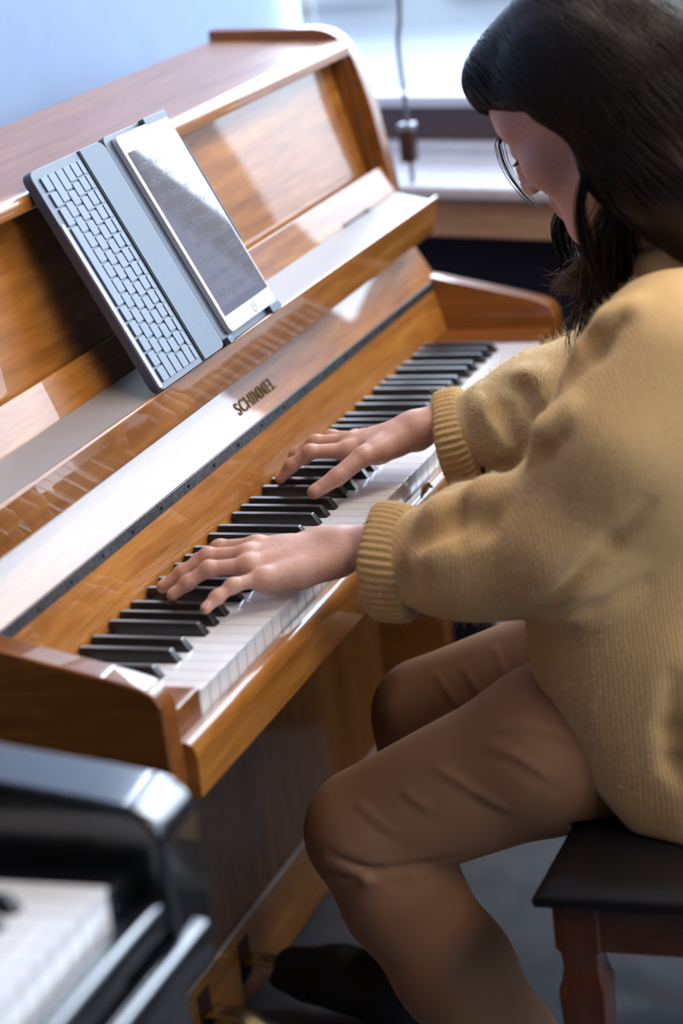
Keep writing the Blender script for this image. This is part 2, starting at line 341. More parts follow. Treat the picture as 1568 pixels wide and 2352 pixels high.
obj('upper_panel', MB().prism([(.232, .195), (.281, .392), (.303, .392), (.254, .195)], XA+.012, XB-.012), OAK, P, .0015)
for x0, x1 in ((XA+.001, XA+.012), (XB-.012, XB-.001)): obj('panel_rebate', MB().prism([(.224, .195), (.256, .392), (.300, .392), (.258, .195)], x0, x1), OAKV, P)
roof = rpoly([(.262, .393), (.262, .405), (.275, .411), (.45, .420), (.45, .400)], [.002, .006, .004, 0, 0], 5)
rf = obj('top_lid', MB().prism(rpoly([(.2515, .392), (.2515, .405), (.264, .411), (.453, .422), (.453, .402), (.29, .392)], [.004, .007, .008, .001, 0, 0], 6), XA+.001, XB-.001), [ROOF], P, .0008)
obj('lid_edge_moulding', MB().prism(rpoly([(.250, .391), (.250, .4055), (.2585, .4098), (.2585, .391)], [.003, .007, .002, 0], 5), XA+.001, XB-.001), OAK, rf)
lpm = MB().box(XA+.001, XB-.001, .300, .318, -.60, -.0755)
obj('lower_panel', lpm, OAKV, P, .001)
obj('bottom_rail', MB().box(XA+.001, XB-.001, .296, .318, -ZO+.01, -.605), OAK, P, .002)
obj('bottom_board', MB().box(XA+.001, XB-.001, .32, .452, -ZO, -.69), OAKV, P)
obj('back_panel', MB().box(XA+.001, XB-.001, .44, .453, -.69, .40), OAKV, P)
obj('panel_strip', MB().box(XA+.001, XB-.001, .2955, .2995, -.606, -.600), plain('pale_edge', (.5, .42, .40), .3, coat=1), P)
for px in (.528, .662):
    pts = catmull([(px, .31, -.655), (px, .28, -.648), (px, .245, -.652), (px, .215, -.668), (px, .20, -.674)], 5); n_ = len(pts)
    pm = MB(); sg = 14; vs = []; 
    for j, p_ in enumerate(pts):
        t = j/(n_-1); wx = .011+.014*t**1.5 if t < .93 else .018; hz = .0075 if t < .93 else .004
        for q in range(sg): vs.append((p_.x+wx*math.cos(2*PI*q/sg), p_.y, p_.z+hz*math.sin(2*PI*q/sg)))
    pm.add(vs, [(j*sg+q, j*sg+(q+1) % sg, (j+1)*sg+(q+1) % sg, (j+1)*sg+q) for j in range(n_-1) for q in range(sg)]+[tuple(range(sg)), tuple(range((n_-1)*sg, n_*sg))])
    obj('pedal', pm, BRASS, P)
    obj('pedal_slot', MB().box(px-.016, px+.016, .2945, .2965, -.675, -.622), FELT, P)
# ------------------------------------------------------------------ the black piano in the foreground
Q = thing('black_piano', 'out-of-focus black lacquered piano in the near left foreground', 'piano', (-1.1, .1, -ZO))
ox, oy, oz = -.48-52*K, -.13, .05
arm2 = rpoly([(.12, .13), (-.02, .110), (-.10, .0985), (-.158, .088), (-.162, -.045), (.12, -.045)], [0, 0, 0, .035, .01, 0], 8)
for x0, x1 in ((-.44, -.372), (-1.79, -1.722)): obj('arm', MB().prism(arm2, x0, x1), BLACKLAC, Q, .007, seg=4)
for x0, x1 in ((-.415, -.374), (-1.785, -1.745)): obj('side_panel', MB().box(x0, x1, .09, .43, -ZO, .52), BLACKLAC, Q, .003)
for y in (-.105,):
    for x0, x1 in ((-.435, -.378), (-1.785, -1.728)): obj('leg', MB().prism([(x0, -.045), (x1, -.045), (x1-.006, -ZO), (x0+.006, -ZO)], y-.028, y+.03, 1), BLACKLAC, Q, .004)
obj('key_bed', MB().box(-1.722, -.44, -.12, .14, -.045, .0), BLACKLAC, Q)
for x0, x1 in ((ox-.04, ox-.002), (-.478, -.4405)): obj('key_block', MB().box(x0, x1, oy+.0, oy+.16, 0, .046), BLACKLAC, Q, .003)
obj('key_slip', MB().prism(rpoly([(oy-.003, 0), (oy-.003, .022), (oy-.024, .022), (oy-.024, .0)], [0, .003, .010, 0], 5), -1.722, -.44), BLACKLAC, Q)
obj('front_rail', MB().prism(rpoly([(-.150, -.045), (-.150, -.012), (-.169, -.012), (-.170, -.045)], [0, .004, .008, .004], 5), -1.722, -.404), BLACKLAC, Q)
for o in [c for c in P.children if c.name.split('.')[0] in ('white_key', 'black_key')]:
    c = o.copy(); COL.objects.link(c); c.parent = Q; w_ = Vector(P.location)+Vector(o.location)+Vector((ox, oy, oz)); c.location = w_-Vector(Q.location)
obj('fallboard', MB().prism([(.022, .052), (.045, .13), (.07, .13), (.05, .052)], -1.722, -.44), BLACKLAC, Q, .002)
obj('upper_panel', MB().prism([(.09, .13), (.13, .50), (.15, .50), (.11, .13)], -1.745, -.415), BLACKLAC, Q, .002)
obj('lower_panel', MB().box(-1.745, -.415, .18, .20, -ZO+.02, -.045), BLACKLAC, Q, .002)
obj('top_lid', MB().box(-1.79, -.37, .085, .44, .52, .545), BLACKLAC, Q, .005)

# ------------------------------------------------------------------ bench
BL = plain('black_leather', (.008, .007, .008), .40, noise=.1, nscale=300, bmp=.12, coat=.03, cr=.3, spec=.22)
MAH = wood('red_brown_bench_wood', (.055, .014, .006), (.10, .026, .010), (.15, .045, .018), grain=(22, 22, 3), coat=.7, cr=.12, orange=0)
MAHX = wood('red_brown_bench_apron', (.05, .013, .006), (.09, .024, .010), (.14, .04, .016), grain=(3, 6, 24), coat=.7, cr=.12, orange=0)
Bn = thing('piano_bench', 'dark red-brown wooden bench with black leather seat under the person', 'bench', (.445, -.43, -ZO))
x0, x1, y0, y1 = .112, .778, -.60, -.264
cs = MB(); nx, ny = 28, 18; vs = []
for i in range(nx+1):
    for j in range(ny+1):
        u, v = i/nx, j/ny; e = min(u, 1-u)*(x1-x0); g = min(v, 1-v)*(y1-y0); d = min(e, g)
        z = -.2475+.0075*(1-math.exp(-d/.010))+.004*math.sin(PI*u)*math.sin(PI*v)
        vs.append((x0+u*(x1-x0), y0+v*(y1-y0), z))
top = [(i*(ny+1)+j, (i+1)*(ny+1)+j, (i+1)*(ny+1)+j+1, i*(ny+1)+j+1) for i in range(nx) for j in range(ny)]
cs.add(vs, top)
loop = [(i, 0) for i in range(nx)]+[(nx, j) for j in range(ny)]+[(i, ny) for i in range(nx, 0, -1)]+[(0, j) for j in range(ny, 0, -1)]
ids = [i*(ny+1)+j for i, j in loop]; base = len(cs.v); cx_, cy_ = (x0+x1)/2, (y0+y1)/2
for off, z in ((.003, -.252), (.0015, -.260), (-.006, -.263)):
    cs.v += [(cs.v[k][0]+off*(1 if cs.v[k][0] > cx_ else -1)*(cs.v[k][0] in (x0, x1)), cs.v[k][1]+off*(1 if cs.v[k][1] > cy_ else -1)*(cs.v[k][1] in (y0, y1)), z) for k in ids]
n_ = len(ids); rings = [ids]+[[base+r*n_+k for k in range(n_)] for r in range(3)]
for a, b_ in zip(rings, rings[1:]): cs.f += [(a[k], a[(k+1) % n_], b_[(k+1) % n_], b_[k]) for k in range(n_)]
cs.f.append(tuple(rings[-1])); cs.m = [0]*len(cs.f)
obj('seat_cushion', cs, BL, Bn, ang=60)
a_, b_ = .010, .054
obj('apron', MB().box(x0+b_, x1-b_, y1-.03, y1-.012, -.314, -.263), MAHX, Bn, .002); obj('apron', MB().box(x0+b_, x1-b_, y0+.012, y0+.03, -.314, -.263), MAHX, Bn, .002)
obj('apron', MB().box(x0+.016, x0+.034, y0+b_, y1-b_, -.314, -.263), MAHX, Bn, .002); obj('apron', MB().box(x1-.034, x1-.016, y0+b_, y1-b_, -.314, -.263), MAHX, Bn, .002)
def bench_leg(cx, cy):
    prof = [(.0225, -.263), (.0225, -.310), (.0185, -.317), (.0175, -.333), (.0195, -.345), (.0225, -.355), (.0225, -.362), (.0215, -.385), (.0155, -ZO+.03), (.0145, -ZO)]
    m_ = MB(); 
    for r, z in prof: m_.v += [(cx-r, cy-r, z), (cx+r, cy-r, z), (cx+r, cy+r, z), (cx-r, cy+r, z)]
    m_.f = [(4*i+k, 4*i+(k+1) % 4, 4*i+4+(k+1) % 4, 4*i+4+k) for i in range(len(prof)-1) for k in range(4)]+[(3, 2, 1, 0), tuple(range(4*len(prof)-4, 4*len(prof)))]
    m_.m = [0]*len(m_.f); return m_
for cx in (x0+.034, x1-.034):
    for cy in (y0+.034, y1-.034): obj('leg', bench_leg(cx, cy), MAH, Bn, .0025)

# ------------------------------------------------------------------ tablet in its folding keyboard case, leaning on the shelf
B0 = Vector((0, .147, .1935)); UU = Vector((0, .106, .236)).normalized(); NNv = Vector((0, -UU.z, UU.y))
def slab(u, v, w):
    w += .006 if u < .4766 else (.575-u)*.063          # the two halves open like a book
    return Vector((u+.07*(.125-v), 0, 0))+B0+UU*v+NNv*(w-.0)
def sbox(pu, pv, w0, w1, r=.004, n=5):           # rounded slab between w0 and w1
    m_ = MB().prism(rpoly([(pu[0], pv[0]), (pu[1], pv[0]), (pu[1], pv[1]), (pu[0], pv[1])], r, n), w0, w1, 2)
    return m_.map(lambda q: slab(q.x, q.y, q.z))
CASE = plain('slate_case_plastic', (.065, .085, .125), .42, noise=.04, coat=.1, cr=.3)
CASEF = plain('blue_grey_case_flap', (.10, .135, .195), .5, noise=.04)
KEYC = plain('blue_grey_keycaps', (.13, .17, .24), .42, noise=.03)
DARKP = plain('dark_gap_plastic', (.012, .014, .02), .5)
WHT = plain('white_tablet_bezel', (.62, .65, .74), .2, coat=.6)
T = thing('keyboard_case', 'open blue-grey keyboard case standing upright on the music shelf, holding the white tablet', 'keyboard', (.49, .2, .19))
obj('keyboard_base', sbox((.301, .4766), (.0, .256), -.012, -.001, .012), CASE, T, .001)
obj('base_rim', sbox((.301, .3075), (.004, .195), -.002, .0005, .003), plain('bright_rim', (.30, .36, .52), .35, .3), T)
obj('flap', sbox((.4185, .4755), (.001, .255), -.001, .0015, [.002, .01, .014, .002]), CASEF, T, .0006)
obj('hinge_groove', sbox((.4165, .4185), (.001, .255), -.0012, .0005, .0004), DARKP, T)
obj('spine', sbox((.4766, .4866), (.002, .254), -.013, -.006, .002), DARKP, T)
obj('tray', sbox((.4866, .6745), (-.0005, .2575), -.012, -.0035, .013), CASE, T, .001)
for v0, v1, in ((.15, .19), ): obj('volume_rim', sbox((.671, .6755), (.09, .215), -.004, .0035, .001), DARKP, T, .0006)
for u0, u1, v0, v1 in ((.600, .672, .249, .2585), (.640, .6745, -.002, .008), (.487, .50, -.001, .007)): obj('corner_clip', sbox((u0, u1), (v0, v1), -.004, .0035, .003), CASE, T, .001)
rows = [(.3135, .017, [1.0, 1.0, 1.25, 5.2, 1.0, 1.0, 1.0, 1.0, 1.0]), (.331, .017, [1.9]+[1]*10+[1.6]), (.3485, .017, [1.4]+[1]*11+[1.3]), (.366, .017, [1.1]+[1]*12+[1.1]), (.3835, .0165, [1]*13+[1.3]), (.4005, .0095, [1]*14)]
for u, hgt, ws in rows:
    tot = sum(ws); v = .247; sc = (.247-.006)/tot
    for w_ in ws:
        a = v-w_*sc; obj('keycap', sbox((u+.001, u+hgt-.001), (a+.001, v-.001), -.001, .0012, .0014, 2), KEYC, T, .0005, seg=2); v = a
Tb = thing('tablet', 'white tablet showing sheet music, clipped upright in the keyboard case', 'tablet', (.59, .2, .19))
obj('body', sbox((.5045, .669), (.008, .252), -.0034, .0033, .009), WHT, Tb, .0008)
SCR, nt, b = newmat('lit_sheet_music_screen'); b.inputs['Base Color'].default_value = (.02, .02, .022, 1); b.inputs['Roughness'].default_value = .05; b.inputs['Coat Weight'].default_value = 1; b.inputs['Coat Roughness'].default_value = .01
co = coords(nt, (9, 9, 9)); n = N(nt, 'ShaderNodeTexNoise'); n.inputs['Detail'].default_value = 3; L(nt, co, n.inputs[0])
L(nt, ramp(nt, n.outputs[0], [(.35, (.33, .33, .41)), (.65, (.40, .38, .47))]), b.inputs['Emission Color']); b.inputs['Emission Strength'].default_value = .22
obj('screen', sbox((.5123, .6643), (.027, .231), .0030, .0036, .0005), SCR, Tb)
INK = plain('sheet_ink', (.05, .05, .07), .2)
nm = MB(); rn = random.Random(3)
def mark(u0, u1, v0, v1): nm.prism([(u0, v0), (u1, v0), (u1, v1), (u0, v1)], .0036, .00375, 2)
for s_ in range(9):
    vb = .044+s_*.0205
    for l in range(5): mark(.518, .659, vb+l*.0016, vb+l*.0016+.00022)
    u = .527
    while u < .655:
        st = rn.choice((.004, .0045, .006)); h_ = vb+rn.choice((0, .0008, .0016, .0024, .0032, .0048))
        mark(u, u+.0019, h_, h_+.0014); mark(u+.0016, u+.0019, h_, h_+.0062)
        if rn.random() < .6: mark(u+.0016, u+.0016+st, h_+.0056, h_+.0064)
        u += st
    mark(.518, .5184, vb, vb+.0064)
nm.map(lambda q: slab(q.x, q.y, q.z)); obj('sheet_music', nm, INK, Tb, smooth=False)
obj('status_bar', sbox((.5123, .6643), (.027, .037), .0036, .0038, .0003), plain('dark_toolbar', (.10, .09, .12), .15, coat=1), Tb)
hb = MB(); cu, cv = .5985+.0, .0165
for k_ in range(28):
    a0, a1 = 2*PI*k_/28, 2*PI*(k_+1)/28
    hb.add([(cu+r*math.cos(a), cv+r*math.sin(a), z) for r, z in ((.0048, .0033), (.0052, .0037), (.0058, .0033)) for a in (a0, a1)], [(0, 1, 3, 2), (2, 3, 5, 4)])
hb.map(lambda q: slab(q.x, q.y, q.z)); obj('home_button', hb, STEEL, Tb)
cm = MB().lathe([(0.0001, .0033), (.0012, .0033), (.0012, .0035), (.0001, .0035)], (.586, .2415), 12); cm.map(lambda q: slab(q.x, q.y, q.z)); obj('front_camera', cm, DARKP, Tb)
# ------------------------------------------------------------------ smooth solids: blended distance fields meshed by surface nets
class Field:
    def __init__(s, lo, hi, h):
        s.lo = np.array(lo, float); s.h = h; s.n = (np.ceil((np.array(hi)-s.lo)/h)+1).astype(int)
        s.F = np.full(s.n, 1e3, np.float32); s.ax = [s.lo[i]+h*np.arange(s.n[i]) for i in range(3)]
    def sub(s, lo, hi):
        a = np.clip(np.floor((np.array(lo)-s.lo)/s.h).astype(int), 0, s.n); b = np.clip(np.ceil((np.array(hi)-s.lo)/s.h).astype(int)+1, 0, s.n)
        sl = tuple(slice(a[i], b[i]) for i in range(3)); g = np.meshgrid(*[s.ax[i][sl[i]] for i in range(3)], indexing='ij', sparse=True); return sl, g
    def put(s, sl, d, k, mode):
        F = s.F[sl]
        if mode == 'cut': d = -d; h_ = np.maximum(k-np.abs(F-d), 0)/k; s.F[sl] = np.maximum(F, d)+h_*h_*k*.25
        else: h_ = np.maximum(k-np.abs(F-d), 0)/k; s.F[sl] = np.minimum(F, d)-h_*h_*k*.25
    def cap(s, a, b, ra, rb, k=.01, mode='add', flat=None):      # flat: (unit axis, factor) squeezes the section
        a = np.array(a, float); b = np.array(b, float); m = max(ra, rb)*(1.0 if flat is None else max(1, flat[1]))+k*1.5+.01
        sl, (X, Y, Z) = s.sub(np.minimum(a, b)-m, np.maximum(a, b)+m)
        if 0 in s.F[sl].shape: return s
        ab = b-a; L2 = max(ab@ab, 1e-12); px, py, pz = X-a[0], Y-a[1], Z-a[2]
        t = np.clip((px*ab[0]+py*ab[1]+pz*ab[2])/L2, 0, 1); qx, qy, qz = px-t*ab[0], py-t*ab[1], pz-t*ab[2]
        if flat is None: d = np.sqrt(qx*qx+qy*qy+qz*qz)-(ra+(rb-ra)*t)
        else:
            u = np.array(flat[0], float); u /= np.linalg.norm(u); c = qx*u[0]+qy*u[1]+qz*u[2]; r2 = qx*qx+qy*qy+qz*qz-c*c; f = flat[1]
            d = (np.sqrt(np.maximum(r2, 0)+(c/f)**2)-(ra+(rb-ra)*t))*min(1, f) if f < 1 else np.sqrt(np.maximum(r2, 0)+(c/f)**2)-(ra+(rb-ra)*t)
        s.put(sl, d.astype(np.float32), k, mode); return s
    def ell(s, c, r, k=.01, mode='add', R=None):
        c = np.array(c, float); r = np.array(r, float); m = r.max()+k*1.5+.01; sl, (X, Y, Z) = s.sub(c-m, c+m)
        if 0 in s.F[sl].shape: return s
        p = [X-c[0], Y-c[1], Z-c[2]]
        if R is not None: p = [p[0]*R[0][i]+p[1]*R[1][i]+p[2]*R[2][i] for i in range(3)]      # columns of R are the axes
        k0 = np.sqrt((p[0]/r[0])**2+(p[1]/r[1])**2+(p[2]/r[2])**2); k1 = np.sqrt((p[0]/r[0]**2)**2+(p[1]/r[1]**2)**2+(p[2]/r[2]**2)**2)
        s.put(sl, (k0*(k0-1)/np.maximum(k1, 1e-6)).astype(np.float32), k, mode); return s
    def chain(s, pts, rad, k=.01, **kw):
        for i in range(len(pts)-1): s.cap(pts[i], pts[i+1], rad[i], rad[i+1], k, **kw)
        return s
    def half(s, p, n, k=.004):        # remove the side the normal points to
        n = np.array(n, float); n /= np.linalg.norm(n); sl, (X, Y, Z) = s.sub(s.lo, s.lo+s.h*s.n)
        d = ((X-p[0])*n[0]+(Y-p[1])*n[1]+(Z-p[2])*n[2]).astype(np.float32); s.put(sl, -d, k, 'cut'); return s
    def grad(s, P):
        e = s.h; return np.stack([s.at(P+np.eye(3)[i]*e)-s.at(P-np.eye(3)[i]*e) for i in range(3)], 1)/(2*e)
    def at(s, P):
        q = np.clip((P-s.lo)/s.h, 0, np.array(s.n)-1.001); i = q.astype(int); f = q-i; r = 0
        for dx in (0, 1):
            for dy in (0, 1):
                for dz in (0, 1): r = r+s.F[i[:, 0]+dx, i[:, 1]+dy, i[:, 2]+dz]*((f[:, 0] if dx else 1-f[:, 0])*(f[:, 1] if dy else 1-f[:, 1])*(f[:, 2] if dz else 1-f[:, 2]))
        return r
    def mesh(s):
        F = s.F.copy(); F[0] = F[-1] = 1; F[:, 0] = F[:, -1] = 1; F[:, :, 0] = F[:, :, -1] = 1
        S_ = F < 0; c = [S_[a:S_.shape[0]-1+a, b:S_.shape[1]-1+b, d:S_.shape[2]-1+d] for a in (0, 1) for b in (0, 1) for d in (0, 1)]
        al = np.logical_and.reduce(c); an = np.logical_or.reduce(c); act = an & ~al
        I = np.argwhere(act); idx = np.full(act.shape, -1, int); idx[act] = np.arange(len(I))
        cor = np.array([(a, b, d) for a in (0, 1) for b in (0, 1) for d in (0, 1)]); V = np.stack([F[I[:, 0]+q[0], I[:, 1]+q[1], I[:, 2]+q[2]] for q in cor], 1)
        acc = np.zeros((len(I), 3)); cnt = np.zeros(len(I))
        for i in range(8):
            for j in range(i+1, 8):
                if np.abs(cor[i]-cor[j]).sum() == 1:
                    m = (V[:, i] < 0) != (V[:, j] < 0); t = V[m, i]/(V[m, i]-V[m, j]); acc[m] += cor[i]+t[:, None]*(cor[j]-cor[i]); cnt[m] += 1
        P = s.lo+s.h*(I+acc/cnt[:, None]); quads = []
        for ax in range(3):
            a = [slice(None)]*3; b = [slice(None)]*3; a[ax] = slice(0, -1); b[ax] = slice(1, None)
            A, B = S_[tuple(a)], S_[tuple(b)]; E_ = np.argwhere(A != B); o1, o2 = [(1, 2), (2, 0), (0, 1)][ax]
            E_ = E_[(E_[:, o1] > 0) & (E_[:, o2] > 0) & (E_[:, o1] < s.n[o1]-1) & (E_[:, o2] < s.n[o2]-1)]
            q = []
            for d1, d2 in ((1, 1), (0, 1), (0, 0), (1, 0)):
                e = E_.copy(); e[:, o1] -= d1; e[:, o2] -= d2; q.append(idx[e[:, 0], e[:, 1], e[:, 2]])
            q = np.stack(q, 1); fl = A[tuple(E_.T)]; q[~fl] = q[~fl][:, ::-1]; quads.append(q)
        Q_ = np.concatenate(quads); return P, Q_[(Q_ >= 0).all(1)]
def relax(P, Q_, n=2, lam=.5):
    for _ in range(n):
        acc = np.zeros_like(P); c = np.zeros(len(P))
        for i in range(4):
            a, b_ = Q_[:, i], Q_[:, (i+1) % 4]; np.add.at(acc, a, P[b_]); np.add.at(acc, b_, P[a]); np.add.at(c, a, 1); np.add.at(c, b_, 1)
        P = P+(acc/c[:, None]-P)*lam
    return P
def vnorm(P, Q_):
    n = np.cross(P[Q_[:, 2]]-P[Q_[:, 0]], P[Q_[:, 3]]-P[Q_[:, 1]]); N_ = np.zeros_like(P)
    for i in range(4): np.add.at(N_, Q_[:, i], n)
    return N_/np.maximum(np.linalg.norm(N_, axis=1), 1e-9)[:, None]
def onto(f, pts, depth):
    P = np.array(pts, float)
    for _ in range(4):
        g = f.grad(P); g /= np.linalg.norm(g, axis=1)[:, None]+1e-9; P = P-g*f.at(P)[:, None]
    return P-g*depth
def join(*ms):
    V, F_, n = [], [], 0
    for v, f in ms: V.append(v); F_ += [tuple(int(a)+n for a in q) for q in f]; n += len(v)
    return np.concatenate(V), F_
rs = np.random.RandomState(5)
def vnoise(P, sc, seed=0):              # smooth value noise by a sum of sines
    r = np.random.RandomState(seed); out = 0
    for _ in range(7):
        d = r.randn(3); d /= np.linalg.norm(d); out = out+np.sin((P@d)*sc*(.7+.6*r.rand())+r.rand()*6.28)
    return out/7

# ------------------------------------------------------------------ materials of the person
SKIN, nt, b = newmat('skin'); b.inputs['Roughness'].default_value = .48; b.inputs['Subsurface Weight'].default_value = .25; b.inputs['Subsurface Radius'].default_value = (.012, .005, .003); b.inputs['Subsurface Scale'].default_value = .6
co = coords(nt, (60, 60, 60)); n = N(nt, 'ShaderNodeTexNoise'); n.inputs['Detail'].default_value = 4; L(nt, co, n.inputs[0])
L(nt, ramp(nt, n.outputs[0], [(.3, (.50, .265, .205)), (.7, (.60, .34, .265))]), b.inputs['Base Color'])
co = coords(nt, (900,)*3); n = N(nt, 'ShaderNodeTexVoronoi'); L(nt, co, n.inputs[0]); bump(nt, b, n.outputs[0], .12, .0006)
def cloth(name, c0, c1, sc, rough=.95, fine=.5, stretch=(1, 1, 1), sheen=.3, dist=.0012, ribs=0):
    m, nt, b = newmat(name); co = coords(nt, tuple(sc*q for q in stretch)); n = N(nt, 'ShaderNodeTexNoise'); n.inputs['Detail'].default_value = 6; n.inputs['Roughness'].default_value = .65; L(nt, co, n.inputs[0])
    L(nt, ramp(nt, n.outputs[0], [(.32, c0), (.68, c1)]), b.inputs['Base Color']); b.inputs['Roughness'].default_value = rough; b.inputs['Specular IOR Level'].default_value = .25
    b.inputs['Sheen Weight'].default_value = sheen; b.inputs['Sheen Roughness'].default_value = .6; b.inputs['Sheen Tint'].default_value = (*c1, 1); 
    if ribs:
        w_ = N(nt, 'ShaderNodeTexWave'); w_.bands_direction = 'X'; w_.inputs['Scale'].default_value = 85; w_.inputs['Distortion'].default_value = 1.6; w_.inputs['Detail Scale'].default_value = 2; L(nt, coords(nt, (1, 1, 1), (0, 0, .9)), w_.inputs[0])
        a_ = N(nt, 'ShaderNodeMath', operation='ADD'); L(nt, n.outputs[0], a_.inputs[0]); m_ = N(nt, 'ShaderNodeMath', operation='MULTIPLY'); m_.inputs[1].default_value = .45; L(nt, w_.outputs[1], m_.inputs[0]); L(nt, m_.outputs[0], a_.inputs[1]); bump(nt, b, a_.outputs[0], fine, dist)
    else: bump(nt, b, n.outputs[0], fine, dist)
    return m
KNIT = cloth('cream_yellow_knit', (.56, .345, .14), (.80, .55, .28), 190, stretch=(1, 1, .22), sheen=.5, ribs=1)
KNITS = cloth('cream_yellow_knit_sleeve', (.56, .345, .14), (.82, .57, .29), 210, stretch=(1, .3, 1), sheen=.5, fine=.8, dist=.002)
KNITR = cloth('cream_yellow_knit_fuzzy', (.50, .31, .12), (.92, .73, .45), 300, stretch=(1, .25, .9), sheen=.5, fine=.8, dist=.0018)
CHINO = cloth('tan_brown_twill', (.30, .155, .088), (.345, .187, .108), 700, rough=.75, fine=.12, sheen=.7, dist=.0004)
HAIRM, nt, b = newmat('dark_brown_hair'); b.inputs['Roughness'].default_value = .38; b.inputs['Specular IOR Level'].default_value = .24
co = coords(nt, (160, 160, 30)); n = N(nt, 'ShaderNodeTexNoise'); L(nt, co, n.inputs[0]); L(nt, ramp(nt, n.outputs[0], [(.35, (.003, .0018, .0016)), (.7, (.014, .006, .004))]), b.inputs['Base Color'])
HAIRL, nt, b = newmat('brown_hair_tips_painted_lit'); b.inputs['Roughness'].default_value = .4; b.inputs['Base Color'].default_value = (.16, .07, .03, 1)  # lighter copy of the hair: light on the wispy ends put into the colour
BOOT = plain('black_boot_suede', (.006, .006, .007), .6, noise=.3, nscale=80)

PE = thing('person', 'dark-haired person in a cream knit sweater and tan trousers playing the brown piano', 'person', (.445, -.40, -.24))
A3 = np.array
# ---- body: head and neck
HC = A3([.440, -.298, .443]); pit = math.radians(-30.8); yaw = math.radians(-12)
HR = np.array(Matrix.Rotation(yaw, 3, 'Z') @ Matrix.Rotation(pit, 3, 'X'))
def hp(x, v, w): return HC+HR@A3([x, v, w])*1.024
H = Field((.32, -.44, .20), (.57, -.16, .56), .0022)
H.ell(hp(0, -.010, .028), (.074, .098, .082), .01, R=HR); H.ell(hp(0, .046, .040), (.050, .044, .040), .03, R=HR); H.ell(hp(0, .034, -.034), (.057, .054, .078), .03, R=HR)
H.cap(hp(0, .066, -.096), hp(0, .062, -.094), .0175, .0175, .028)
for sx in (-1, 1):
    H.cap(hp(.010*sx, .066, -.094), hp(.052*sx, -.002, -.062), .015, .018, .03)
    H.ell(hp(.040*sx, .058, -.024), (.022, .020, .022), .022, R=HR)
    H.cap(hp(.012*sx, .080, .024), hp(.044*sx, .064, .022), .0105, .009, .02)
    H.cap(hp(.031*sx, .104, .004), hp(.033*sx, .104, .004), .017, .016, .016, mode='cut')
    H.ell(hp(.031*sx, .0725, .001), (.0155, .0135, .0125), .005, R=HR)
    H.cap(hp(.010*sx, .0965, -.032), hp(.009*sx, .090, -.032), .0062, .007, .006)
    H.cap(hp(.006*sx, .103, -.041), hp(.006*sx, .098, -.036), .0028, .003, .004, mode='cut')
    H.ell(hp(.075*sx, -.012, -.008), (.007, .017, .028), .006, R=HR)
H.chain([hp(0, .084, .012), hp(0, .098, -.012), hp(0, .1055, -.029)], [.0075, .0085, .0095], .012)
H.cap(hp(-.017, .083, -.0565), hp(.017, .083, -.0565), .0058, .0058, .008); H.cap(hp(0, .0905, -.0565), hp(0, .0895, -.0545), .0058, .0055, .008)
H.cap(hp(-.014, .082, -.068), hp(.014, .082, -.068), .0065, .0065, .008); H.cap(hp(-.02, .094, -.0623), hp(.02, .094, -.0623), .0022, .0022, .003, mode='cut')
H.cap(hp(0, -.035, -.055), (.435, -.390, .20), .048, .050, .03)
head = H.mesh(); head = (relax(*head, 2, .4), head[1])
# ---- hands: five separate fingers each, bent, resting on the keys
RHD = dict(fore=[(.70, -.23, .080), (.676, -.14, .068), (.655, -.06, .062), (.631, -.018, .061)],
    index=[(.594, .054, .048), (.577, .094, .048), (.571, .116, .034), (.5695, .1305, .0192)],
    middle=[(.612, .058, .053), (.607, .098, .050), (.603, .121, .037), (.600, .133, .0200)],
    ring=[(.630, .051, .050), (.634, .089, .048), (.635, .112, .035), (.635, .124, .0195)],
    pinky=[(.647, .040, .044), (.658, .068, .042), (.663, .085, .031), (.665, .096, .0186)],
    thumb=[(.606, .004, .050), (.562, .026, .047), (.534, .048, .0325), (.5165, .0705, .0203)])
LHD = dict(fore=[(.272, -.24, .028), (.281, -.15, .030), (.290, -.080, .036), (.287, -.045, .040)],
    pinky=[(.208, .012, .037), (.185, .036, .033), (.171, .048, .026), (.158, .056, .0186)],
    ring=[(.226, .033, .043), (.213, .072, .040), (.203, .092, .029), (.194, .106, .0188)],
    middle=[(.246, .042, .047), (.239, .083, .044), (.227, .108, .030), (.216, .126, .0190)],
    index=[(.267, .040, .049), (.264, .080, .044), (.258, .102, .032), (.254, .117, .0195)],
    thumb=[(.300, -.015, .036), (.312, .018, .029), (.314, .048, .0215), (.308, .072, .0128)])
